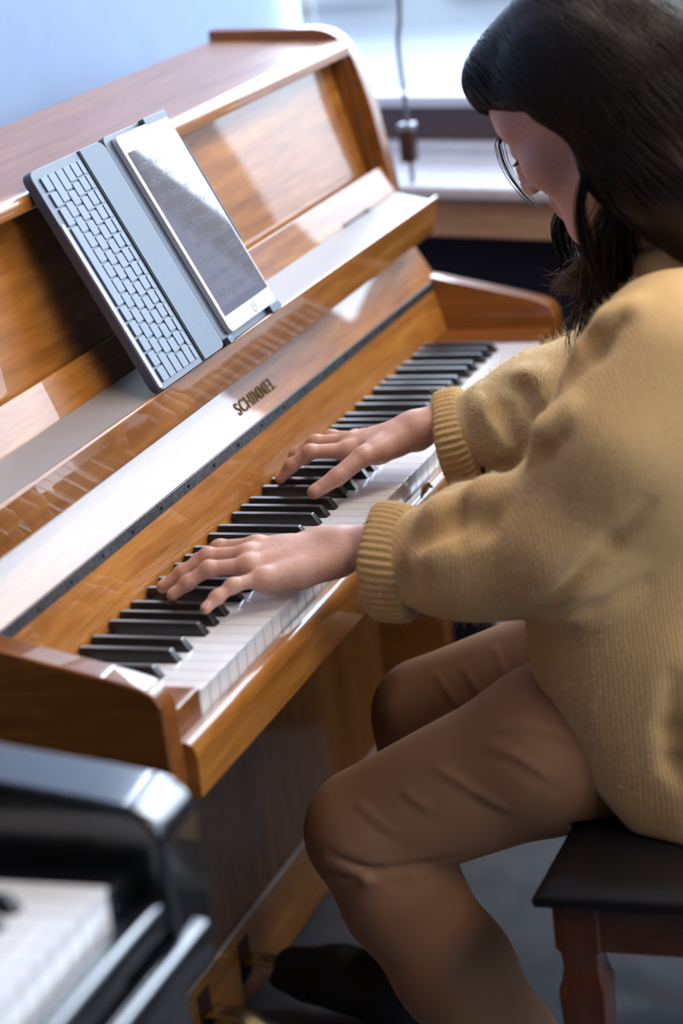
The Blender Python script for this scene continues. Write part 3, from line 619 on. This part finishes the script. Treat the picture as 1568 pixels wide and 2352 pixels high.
def hand(D, lo, hi, side):
    f = Field(lo, hi, .0012); W = A3(D['fore'][-1]); fo = D['fore']
    up = A3([0, 0, 1.]); k_ = A3(D['middle'][0])-W; lat = np.cross(k_, up); lat /= np.linalg.norm(lat); nn = np.cross(lat, k_); nn /= np.linalg.norm(nn)
    f.chain(fo, [.034, .031, .0255, .0235], .012, flat=(nn, .80))
    K0 = {n_: A3(D[n_][0]) for n_ in ('index', 'middle', 'ring', 'pinky')}
    off = {'index': .30, 'middle': .08, 'ring': -.14, 'pinky': -.34}
    for n_, kk in K0.items():                     # metacarpals as a fan make the palm
        base = W+k_*.10+(kk-K0['middle'])*.42-nn*.001
        f.cap(base-nn*.004, kk-nn*.0060, .0150, .0115, .013)
        f.cap(base*.45+kk*.55-nn*.011, kk*.85+base*.15-nn*.012, .0095, .0085, .012)
    T_ = D['thumb']; f.cap(W+k_*.12-nn*.006, T_[0], .015, .0145, .014); f.cap(T_[0], T_[1], .0145, .0115, .013)
    f.cap(A3(T_[0])*.5+A3(T_[1])*.5-nn*.003, K0['index']*.72+W*.28-nn*.010, .0115, .009, .016)    # web
    f.chain(T_[1:], [.0112, .0098, .0082], .0045)
    f.cap(W+k_*.16-nn*.012+(K0['pinky']-K0['middle'])*.3, W+k_*.6-nn*.013+(K0['pinky']-K0['middle'])*.75, .0125, .009, .013)
    f.ell(W+nn*.012+(K0['pinky']-K0['middle'])*.28-k_*.22, (.007, .007, .007), .012)          # wrist bone
    f.F[f.F > 500] = 1
    for n_, r in (('index', (.0090, .0078, .0071, .0063)), ('middle', (.0091, .0079, .0072, .0064)), ('ring', (.0087, .0075, .0068, .0061)), ('pinky', (.0079, .0067, .0061, .0055))):
        g = Field(lo, hi, .0012); P_ = [A3(q) for q in D[n_]]; P_[0] = P_[0]-nn*.0038; g.chain(P_, r, .004)
        for i in (1, 2): g.ell(A3(P_[i])-nn*.0003, (r[i]*1.0,)*3, .006)
        g.cap(K0[n_]-nn*.006, K0[n_]-nn*.005, .0092, .0090, .010)
        d = g.F; k = .0065; h_ = np.maximum(k-np.abs(f.F-d), 0)/k; f.F = np.minimum(f.F, d)-h_*h_*k*.25
    P, Q_ = f.mesh(); P = relax(P, Q_, 2, .4); Nv = vnorm(P, Q_)
    nm_ = np.zeros(len(P))
    for n_ in ('thumb', 'index', 'middle', 'ring', 'pinky'):      # knuckle creases, and a flattened nail plate on each tip
        J = [A3(q) for q in D[n_]]
        for i in (1, 2):
            t = J[i+1]-J[i-1]; t /= np.linalg.norm(t); rel = P-J[i]; al = rel@t; m = (np.linalg.norm(rel, axis=1) < .013)
            nm_ += np.where(m, -.00035*np.exp(-((al/.0012)**2))-.00025*np.exp(-(((al-.0032)/.001)**2))-.00025*np.exp(-(((al+.0032)/.001)**2)), 0)
    return P+Nv*nm_[:, None], Q_, D, nn
def nail(D, n_, nn, s):
    a, b_ = A3(D[n_][2]), A3(D[n_][3]); t = b_-a; t /= np.linalg.norm(t); lat = np.cross(t, nn); lat /= np.linalg.norm(lat); up = np.cross(lat, t); r = {'thumb': .0082, 'index': .0063, 'middle': .0064, 'ring': .0061, 'pinky': .0055}[n_]
    if n_ == 'thumb': up = (up*.75-lat*.35*s); up /= np.linalg.norm(up); lat = np.cross(t, up)
    vs = []; c = b_-t*.0035
    for i in range(9):
        for j in range(9):
            u, v = (i/8-.5)*2, (j/8-.5)*2; w_ = 1.0-.25*max(0, abs(v)-.6)/.4; an = u*.95*w_
            rr = r+.00045*(1-.6*max(abs(u), abs(v))**6); vs.append(c+t*(v*.0052*(1-.12*u*u)+.0012)+lat*math.sin(an)*rr+up*(math.cos(an)*rr-.5*max(0, v)**2*.0016))
    return np.array(vs), [(i*9+j, i*9+j+1, i*9+j+10, i*9+j+9) for i in range(8) for j in range(8)]
RP, RQ, _, Rn = hand(RHD, (.49, -.26, .005), (.75, .15, .13), 1); LP, LQ, _, Ln = hand(LHD, (.14, -.27, -.01), (.34, .145, .085), -1)
core = Field((.16, -.62, -.75), (.78, .15, .30), .007)
core.chain([(.435, -.385, .24), (.44, -.385, .10), (.445, -.39, -.10)], [.070, .085, .095], .04); core.chain([(.28, -.39, .22), (.44, -.40, .235), (.60, -.38, .22)], [.040, .045, .040], .03)
core.chain([(.28, -.39, .22), (.268, -.285, .045), (.272, -.22, .03)], [.042, .038, .033], .02); core.chain([(.60, -.38, .22), (.70, -.25, .085), (.69, -.20, .082)], [.042, .038, .034], .02)
core.chain([(.36, -.41, -.145), (.29, -.035, -.282), (.285, -.155, -.50), (.285, -.25, -.66)], [.080, .050, .045, .035], .03); core.chain([(.53, -.41, -.145), (.60, -.005, -.275), (.635, .07, -.60)], [.080, .050, .036], .03)
for c_ in (.0,): core.cap((.285, -.25, -.66), (.285, -.17, -.69), .032, .025, .02); core.cap((.64, .06, -.655), (.655, .21, -.645), .035, .026, .02)
cm_ = core.mesh()
body = obj('body', join(head, (RP, RQ), (LP, LQ), cm_), SKIN, PE, ang=180)
NAILM = plain('finger_nail', (.62, .36, .30), .22, coat=.4)
for D_, nn_, s_, names in ((RHD, Rn, 1, ('thumb', 'index', 'middle', 'ring', 'pinky')), (LHD, Ln, -1, ('thumb', 'index', 'middle', 'ring', 'pinky'))):
    for n_ in names: obj('nail', nail(D_, n_, nn_, s_), NAILM, body, ang=180)
def strip(pts, w, nrm, name, mat_, parent):
    m_ = MB(); m_.tube(pts, w, 6); return obj(name, m_, mat_, parent, ang=180)
for sx in (-1, 1):
    strip([hp(.013*sx, .0905, .020), hp(.026*sx, .0885, .0265), hp(.040*sx, .078, .026), hp(.048*sx, .069, .021)], [.0012, .0019, .0016, .0006], None, 'eyebrow', HAIRM, body)
    m_ = MB()
    for q in range(16):
        t = q/15; a = hp((.019+.027*t)*sx, .0855-.012*(2*t-1)**2-.004*t, -.0055+.002*t); m_.tube([a, a+HR@A3([.002*sx*(t-.2), .005, -.003]), a+HR@A3([.005*sx*(t-.2), .0085, -.0035])], [.0005, .0004, .0001], 4)
    obj('eyelashes', m_, HAIRM, body, ang=180)

# ---- sweater
SW = Field((.14, -.62, -.30), (.80, -.02, .35), .004)
SW.cap((.445, -.385, .13), (.445, -.385, -.16), .135, .165, .05, flat=((1, 0, 0), 1.2))
SW.cap((.445, -.395, .185), (.445, -.385, .10), .08, .13, .06, flat=((1, 0, 0), 1.45))
SW.chain([(.33, -.42, -.15), (.325, -.44, -.24)], [.11, .125], .05)
for sx in (-1, 1): SW.chain([(.445+.085*sx, -.365, .08), (.445+.094*sx, -.345, -.06), (.445+.096*sx, -.345, -.20)], [.110, .118, .116], .05)
SW.chain([(.30, -.395, .218), (.44, -.42, .222), (.59, -.39, .218)], [.078, .068, .078], .04)
SW.chain([(.300, -.395, .218), (.272, -.362, .150), (.264, -.290, .060)], [.080, .084, .076], .04)
SW.chain([(.264, -.290, .060), (.276, -.195, .038), (.285, -.120, .022)], [.074, .064, .052], .03)
SW.chain([(.59, -.385, .222), (.665, -.32, .150), (.705, -.245, .085)], [.080, .085, .078], .045)
SW.chain([(.705, -.245, .080), (.685, -.150, .060), (.659, -.078, .042)], [.074, .064, .053], .03)
# folds: ridges and furrows laid over the cloth
X_, Y_, Z_ = np.meshgrid(*SW.ax, indexing='ij', sparse=True)     # the sleeves end inside their cuffs
SW.F = np.where(X_ < .44, np.maximum(SW.F, (X_-.288)*.06+(Y_+.098)+(Z_-.022)*.1), np.maximum(SW.F, ((X_-.655)*-.15+(Y_+.060)+(Z_-.037)*-.22)*.96)).astype(np.float32)
SRID = [([(.245, -.309, .220), (.245, -.321, .249), (.245, -.340, .278), (.245, -.364, .295)], .013), ([(.225, -.272, .150), (.225, -.297, .171), (.225, -.323, .188)], .014),
    ([(.240, -.196, .109), (.240, -.215, .113), (.240, -.235, .111)], .016), ([(.235, -.145, .091), (.235, -.167, .093), (.235, -.183, .082)], .013), ([(.220, -.135, .038), (.220, -.168, .056), (.220, -.204, .070)], .008),
    ([(.635, -.089, .096), (.635, -.105, .078), (.635, -.123, .048)], .014), ([(.630, -.141, .124), (.630, -.160, .114), (.630, -.168, .094)], .014)]
SVAL = [([(.240, -.319, .211), (.240, -.339, .246), (.240, -.359, .272)], .009), ([(.220, -.264, .141), (.220, -.297, .156), (.220, -.321, .168)], .007), ([(.220, -.246, .100), (.220, -.227, .083), (.220, -.199, .065)], .009),
    ([(.225, -.191, .103), (.225, -.187, .085), (.225, -.162, .059)], .007), ([(.220, -.123, .042), (.220, -.128, .029), (.220, -.135, .011)], .009), ([(.220, -.265, .009), (.220, -.311, .017), (.220, -.366, .025)], .006), ([(.220, -.278, .031), (.220, -.333, .083), (.220, -.373, .128)], .006),
    ([(.220, -.386, -.069), (.220, -.382, -.123), (.220, -.383, -.154), (.220, -.389, -.172)], .009), ([(.630, -.104, .100), (.630, -.124, .077), (.630, -.139, .044)], .009), ([(.630, -.120, .110), (.630, -.149, .102), (.630, -.158, .069)], .007), ([(.630, -.101, .021), (.630, -.121, .019), (.630, -.136, .011)], .008)]
SRID = [(onto(SW, p_, r*.25), r) for p_, r in SRID]; SVAL = [(onto(SW, p_, -r*(.5 if i not in (4, 7) else .38)), r) for i, (p_, r) in enumerate(SVAL)]
for a, r in SRID: SW.chain(a, [r*.7]+[r]*(len(a)-2)+[r*.6], .020)
for a, r in SVAL: SW.chain(a, [r*.35]+[r*.9]*(len(a)-2)+[r*.3], .016, mode='cut')
SW.half((.44, -.215, -.120), (0, .72, -.69), .012); SW.half((.4, -.4, -.2385), (0, 0, -1), .004)
sw = SW.mesh(); sP = relax(*sw, 2, .5); sN = vnorm(sP, sw[1])
sP = sP+sN*(vnoise(sP, 48, 1)*.0030+(.5-np.abs(vnoise(sP*A3([1, 1.2, .6]), 45, 12))*2.2)*.0016+vnoise(sP*A3([1, 1, .5]), 130, 2)*.0011)[:, None]
sweater = obj('sweater', (sP, sw[1]), [KNIT, KNITR], PE, ang=180)
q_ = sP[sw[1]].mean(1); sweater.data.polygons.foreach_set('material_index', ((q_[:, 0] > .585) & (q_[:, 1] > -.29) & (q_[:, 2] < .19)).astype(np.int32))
def cuff(c, axis, R1, R2, wid, tilt, name, hr, mat_, rib=46, lean=0):
    c, ax_ = Vector(c), Vector(axis).normalized(); s_ = ax_.cross(Vector((0, 0, 1))).normalized(); u_ = s_.cross(ax_); prof = [(-.5, .86), (-.5, .97), (-.38, 1.06), (-.1, 1.10), (.2, 1.11), (.42, 1.07), (.52, .98), (.5, .88), (.36, .80), (.1, .78), (-.3, .80)]
    prof = [(p_.x, p_.y) for p_ in catmull([(a, b_, 0) for a, b_ in prof], 4)]; n_ = rib*8; vs = []
    for k_ in range(n_):
        t = 2*PI*k_/n_; rb = 1+.018*math.cos(rib*t+.6*math.sin(3*t))
        for w_, r_ in prof:
            rr = r_*(rb if r_ > .9 else 1)*(1+.03*math.sin(2*t+1)+.02*math.sin(5*t)); ww = w_*wid*(1+.12*math.sin(t*2+.5))+math.cos(t)*0+lean*math.sin(t)
            vs.append(c+ax_*ww+s_*math.cos(t)*R1*rr+u_*math.sin(t)*R2*rr)
    m = len(prof); fs = [(k_*m+j, k_*m+j+1, ((k_+1) % n_)*m+j+1, ((k_+1) % n_)*m+j) for k_ in range(n_) for j in range(m-1)]
    V = np.array([tuple(v) for v in vs]); V = V+(vnoise(V, 90, 4)*.0012)[:, None]*A3([.3, .3, .9])
    return obj(name, (V, fs), mat_, sweater, ang=180)
cl = cuff((.288, -.098, .022), (.06, 1, .10), .050, .0545, .040, 0, 'cuff', 0, KNITS, lean=.006)
cr_ = cuff((.655, -.058, .037), (-.15, 1, -.22), .052, .0545, .034, 0, 'cuff', 0, KNITS)
CO = Field((.34, -.48, .22), (.54, -.28, .34), .003); CO.cap((.436, -.388, .235), (.438, -.380, .320), .076, .067, .01); CO.cap((.436, -.388, .24), (.438, -.382, .40), .056, .056, .006, mode='cut'); CO.half((.44, -.38, .317), (0, .25, 1), .012)
cm2 = CO.mesh(); obj('collar', (relax(*cm2, 2, .5), cm2[1]), KNIT, sweater, ang=180)
# fuzz: short loose fibres standing off the wool, thickest on the sleeves
def fibres(P, Nn_, n, ln, name, parent, seed, rad=.00011, sel=None):
    r = np.random.RandomState(seed); ids = np.flatnonzero(sel) if sel is not None else np.arange(len(P)); ids = r.choice(ids, n); V, F_ = [], []
    for q, i in enumerate(ids):
        nrm = Nn_[i]; d = nrm*(.35+.5*r.rand())+r.randn(3)*.55; d /= np.linalg.norm(d); l = ln*(.4+r.rand()); a = P[i]+r.randn(3)*.0015-nrm*.001; bnd = r.randn(3)*.35; s_ = np.cross(d, r.randn(3)); s_ /= np.linalg.norm(s_)+1e-9; t_ = np.cross(d, s_)
        pts = [a, a+d*l*.5, a+(d+bnd)*l]
        for j, p_ in enumerate(pts):
            w_ = rad*(1, .8, .25)[j]; V += [p_+s_*w_, p_-s_*w_*.5+t_*w_*.87, p_-s_*w_*.5-t_*w_*.87]
        k = q*9
        for j in (0, 3): F_ += [(k+j, k+j+1, k+j+4, k+j+3), (k+j+1, k+j+2, k+j+5, k+j+4), (k+j+2, k+j, k+j+3, k+j+5)]
    return tag(obj(name, (np.array(V), F_), WOOLF, parent, ang=180), kind='stuff')
WOOLF = plain('loose_wool_fibre', (.80, .64, .40), .7)
fibres(sP, sN, 9000, .0085, 'sleeve_fuzz', sweater, 17, rad=.00014, sel=(sP[:, 0] > .59) & (sP[:, 1] > -.29) & (sP[:, 2] < .19))
fib_sel = (sP[:, 2] > -.2) & (sP[:, 1] > -.36)
fibres(sP, sN, 26000, .0060, 'wool_fuzz', sweater, 11, sel=fib_sel)
for cf in (cl, cr_):
    V = np.array([v.co[:] for v in cf.data.vertices])+np.array(worldloc(cf))-A3([0, 0, ZO]); Nn_ = np.array([v.normal[:] for v in cf.data.vertices])
    fibres(V, Nn_, 4500, .0045, 'cuff_fuzz', sweater, 13)

# ---- trousers
TR = Field((.15, -.60, -.66), (.70, .09, -.06), .0034)
TR.cap((.33, -.44, -.165), (.57, -.44, -.165), .078, .078, .04)
TR.chain([(.345, -.42, -.148), (.315, -.24, -.185), (.292, -.035, -.275)], [.086, .082, .0655], .03)
TR.chain([(.292, -.040, -.285), (.289, -.065, -.350), (.285, -.115, -.43), (.283, -.165, -.52), (.282, -.22, -.60)], [.063, .061, .060, .054, .048], .022)
TR.chain([(.54, -.42, -.148), (.575, -.24, -.19), (.60, -.005, -.275)], [.086, .080, .0635], .03)
TR.chain([(.60, -.008, -.285), (.610, .015, -.38), (.628, .05, -.53)], [.060, .056, .046], .022)
RID = [([(.235, -.209, -.128), (.235, -.246, -.129), (.235, -.269, -.138)], .009), ([(.235, -.195, -.152), (.235, -.225, -.162), (.235, -.248, -.176)], .008), ([(.235, -.134, -.177), (.235, -.161, -.192), (.235, -.195, -.21)], .009),
    ([(.235, -.102, -.208), (.235, -.121, -.219)], .006), ([(.235, -.051, -.224), (.235, -.074, -.241)], .007), ([(.54, -.038, -.205), (.54, -.073, -.239), (.54, -.092, -.261)], .010), ([(.54, -.077, -.2), (.54, -.098, -.221)], .007), ([(.54, -.114, -.176), (.54, -.139, -.207), (.54, -.157, -.228)], .011)]
RID = [(onto(TR, [p_[0]+(A3(p_[0])-A3(p_[1]))*.35]+list(p_)+[p_[-1]+(A3(p_[-1])-A3(p_[-2]))*.45], r*.30), onto(TR, np.array(p_)+A3([0, -.004, -.011]), -r*.36), r) for p_, r in RID]
CRE = [onto(TR, p_, -.001) for p_ in ([(.235, .020, -.296), (.235, -.002, -.296), (.235, -.041, -.298)], [(.235, -.018, -.274), (.235, -.061, -.290), (.235, -.119, -.294), (.24, -.150, -.288)], [(.235, -.070, -.306), (.235, -.091, -.305)])]
BUL = [onto(TR, p_, .006) for p_ in ([(.235, -.01, -.286), (.235, -.05, -.300), (.235, -.10, -.304)],)]
for a, c_, r in RID:
    pass
for a in BUL: TR.chain(a, [.006, .0085, .006], .006)
for a in CRE: TR.chain(a, [.0012]+[.0042]*(len(a)-2)+[.0012], .006, mode='cut')
sl_, (X_, Y_, Z_) = TR.sub(TR.lo, TR.lo+TR.h*TR.n)             # the seat presses the thighs flat
d_ = np.maximum(Z_+.2405, Y_+.272)+0*X_; d_ = np.where(Y_ < -.272, (-Z_-.2405)*-1, 1e3)
TR.F[sl_] = np.where((Y_ < -.266)+0*X_ > 0, np.maximum(TR.F[sl_], (-.2385-Z_)+0*X_), TR.F[sl_])
tr = TR.mesh(); tP = relax(*tr, 2, .5); tN = vnorm(tP, tr[1]); 
dd = np.zeros(len(tP))
for a, c_, r in RID:                              # soft pressed folds: a crest with a shallow trough below it
    g_ = np.array([tuple(v) for v in catmull(list(a), 8)]); tt = np.linspace(0, 1, len(g_)); wt = np.sin(PI*tt)**.8
    cr = np.zeros(len(tP)); tg = np.zeros(len(tP))
    for s_, w_ in zip(g_, wt):
        cr = np.maximum(cr, w_*np.exp(-((tP-s_)**2).sum(1)/(.0052**2))); tg = np.maximum(tg, w_*np.exp(-((tP-s_-A3([0, -.003, -.0105]))**2).sum(1)/(.008**2)))
    dd += cr*r*.30-tg*r*.16
tP = tP+tN*(vnoise(tP, 40, 8)*.0012+dd)[:, None]
obj('trousers', (tP, tr[1]), CHINO, PE, ang=180)
# ---- boots: right foot on the pedal, left tucked under the bench
def boot(pts, rad, sole, name):
    lo_ = np.min([p_ for p_ in pts], 0)-.07; hi_ = np.max([p_ for p_ in pts], 0)+.07; f = Field(lo_, hi_, .0035); f.chain(pts, rad, .02)
    f.chain(sole, [.026]*len(sole), .008, flat=((0, 0, 1), .45))
    m_ = f.mesh(); return obj(name, (relax(*m_, 2, .5), m_[1]), BOOT, PE, ang=180)
boot([(.627, .045, -.50), (.632, .062, -.625), (.635, .085, -.662), (.640, .16, -.652), (.648, .222, -.648)], [.056, .048, .045, .036, .027], [(.632, .035, -.698), (.637, .11, -.692), (.645, .20, -.674), (.648, .232, -.664)], 'boot')
boot([(.282, -.20, -.575), (.282, -.25, -.645), (.283, -.20, -.670), (.284, -.12, -.685), (.285, -.06, -.692)], [.050, .044, .040, .033, .026], [(.283, -.275, -.708), (.284, -.18, -.708), (.285, -.055, -.708)], 'boot')

# ---- hair
HF = Field((.30, -.50, .17), (.60, -.15, .58), .0035)
HF.ell(hp(0, -.016, .034), (.090, .112, .094), .01, R=HR); HF.ell(hp(0, .055, .075), (.060, .045, .034), .03, R=HR)
for sx in (-1, 1):
    HF.ell(hp(.066*sx, -.022, .0), (.026, .072, .082), .02, R=HR)
HF.chain([(.40, -.355, .45), (.385, -.378, .38), (.385, -.405, .328)], [.060, .058, .038], .03); HF.chain([(.44, -.38, .46), (.44, -.43, .40), (.43, -.44, .33)], [.085, .075, .045], .03); HF.chain([(.50, -.33, .45), (.51, -.33, .38), (.49, -.31, .29)], [.055, .045, .03], .03)
# opening for the face
sl_, (X_, Y_, Z_) = HF.sub(HF.lo, HF.lo+HF.h*HF.n); q_ = [X_-HC[0], Y_-HC[1], Z_-HC[2]]
lx, lv, lw = [q_[0]*HR[0][i]+q_[1]*HR[1][i]+q_[2]*HR[2][i] for i in range(3)]
edge = .012+.010*np.sin(lw*60)
d_ = np.maximum(edge-lv, lw-(.018+.50*(lv-.01)-4.0*np.maximum(0, lv-.075)**1.5)); HF.put(sl_, d_.astype(np.float32), .014, 'cut')
HF.cap((.436, -.36, .33), (.436, -.30, .18), .052, .075, .01, mode='cut')
hm = HF.mesh(); hP = relax(*hm, 3, .5); hN = vnorm(hP, hm[1])
hair = obj('hair', (hP, hm[1]), HAIRM, PE, ang=180)
def strands(paths, rad, name, mat_, parent, seg=4):
    V, F_, n = [], [], 0
    for pts in paths:
        P_ = np.array(pts); T_ = np.gradient(P_, axis=0); T_ /= np.linalg.norm(T_, axis=1)[:, None]+1e-9; a = np.cross(T_, A3([.3, .2, 1.])); a /= np.linalg.norm(a, axis=1)[:, None]+1e-9; b_ = np.cross(T_, a); m = len(P_); t = np.linspace(0, 1, m); w_ = rad*np.minimum(1, (1-t)*4+.12)*np.minimum(1, t*6+.3)
        for k in range(seg): an = 2*PI*k/seg; V.append(P_+(a*math.cos(an)+b_*math.sin(an))*w_[:, None])
        F_ += [(n+k*m+j, n+k*m+j+1, n+((k+1) % seg)*m+j+1, n+((k+1) % seg)*m+j) for k in range(seg) for j in range(m-1)]; n += seg*m
    return obj(name, (np.concatenate(V), F_), mat_, parent, ang=180)
hr = np.random.RandomState(21)
def grow(p, n, jit):
    out = []; side = np.sign((p-HC)@HR[:, 0]) or 1; w = hr.randn(3)*jit
    for _ in range(n):
        g = HF.grad(p[None])[0]; g /= np.linalg.norm(g)+1e-9; p = p-g*(HF.at(p[None])[0]-.0012-hr.rand()*.0004); out.append(p)
        d = HR@A3([side*.55, -.55, -.15])*max(0, g@HR[:, 2])+A3([0, -.62, -.72])+w*.25; d = d-g*(d@g); d /= np.linalg.norm(d)+1e-9; p = p+d*.0075
        if p[2] < .30: break
    return out
ps = []
cand = hP[((hP-HC)@HR[:, 2] > .03)]
for i in hr.choice(len(cand), 2600): 
    s_ = grow(cand[i]+0, 8+hr.randint(22), .5)
    if len(s_) > 4: ps.append(s_)
strands(ps, .0007, 'hair_strands', HAIRM, hair)['kind'] = 'stuff'
def lock(guide, spread, n, seed, rad=.00055, flare=1.0, curl=.0, frizz=0):
    r = np.random.RandomState(seed); G = np.array([tuple(v) for v in catmull(guide, 7)]); m = len(G); t = np.linspace(0, 1, m); out = []
    prof = np.interp(t, [0, .25, .7, 1], [.6, 1, .9, .25*flare])
    for _ in range(n):
        o = r.randn(3)*A3([1, .8, .5])*spread*.5; ph = r.rand()*6; L_ = int(m*(.7+.3*r.rand()))
        p = G+o*prof[:, None]+curl*np.stack([np.sin(t*9+ph), np.cos(t*8+ph), 0*t], 1)*t[:, None]+frizz*(t**2)[:, None]*r.randn(3); out.append(p[:max(5, L_)])
    return out
lk = []
lk += lock([(.362, -.318, .412), (.356, -.304, .385), (.352, -.299, .355), (.353, -.302, .322), (.358, -.307, .295), (.366, -.317, .262), (.372, -.312, .235)], .0065, 90, 1, curl=.002)
lk += lock([(.375, -.335, .36), (.378, -.322, .325), (.392, -.316, .295), (.405, -.308, .268), (.41, -.292, .238), (.405, -.278, .21), (.40, -.276, .185)], .030, 240, 2, curl=.004)
lk += lock([(.50, -.26, .35), (.50, -.241, .318), (.498, -.240, .300), (.492, -.246, .280), (.485, -.256, .258), (.475, -.266, .235), (.46, -.268, .205)], .013, 160, 3, curl=.003)
lk += lock([(.47, -.29, .33), (.465, -.285, .30), (.455, -.283, .265), (.44, -.28, .235), (.43, -.285, .20)], .022, 150, 6, curl=.004)
strands(lk, .0006, 'hair_locks', HAIRM, hair)['kind'] = 'stuff'
lk2 = lock([(.492, -.232, .428), (.488, -.190, .408), (.486, -.187, .390), (.485, -.194, .370), (.484, -.207, .350), (.482, -.222, .334), (.480, -.233, .318)], .006, 12, 4, flare=3.5)
strands(lk2, .0005, 'front_strand', HAIRM, hair)['kind'] = 'stuff'
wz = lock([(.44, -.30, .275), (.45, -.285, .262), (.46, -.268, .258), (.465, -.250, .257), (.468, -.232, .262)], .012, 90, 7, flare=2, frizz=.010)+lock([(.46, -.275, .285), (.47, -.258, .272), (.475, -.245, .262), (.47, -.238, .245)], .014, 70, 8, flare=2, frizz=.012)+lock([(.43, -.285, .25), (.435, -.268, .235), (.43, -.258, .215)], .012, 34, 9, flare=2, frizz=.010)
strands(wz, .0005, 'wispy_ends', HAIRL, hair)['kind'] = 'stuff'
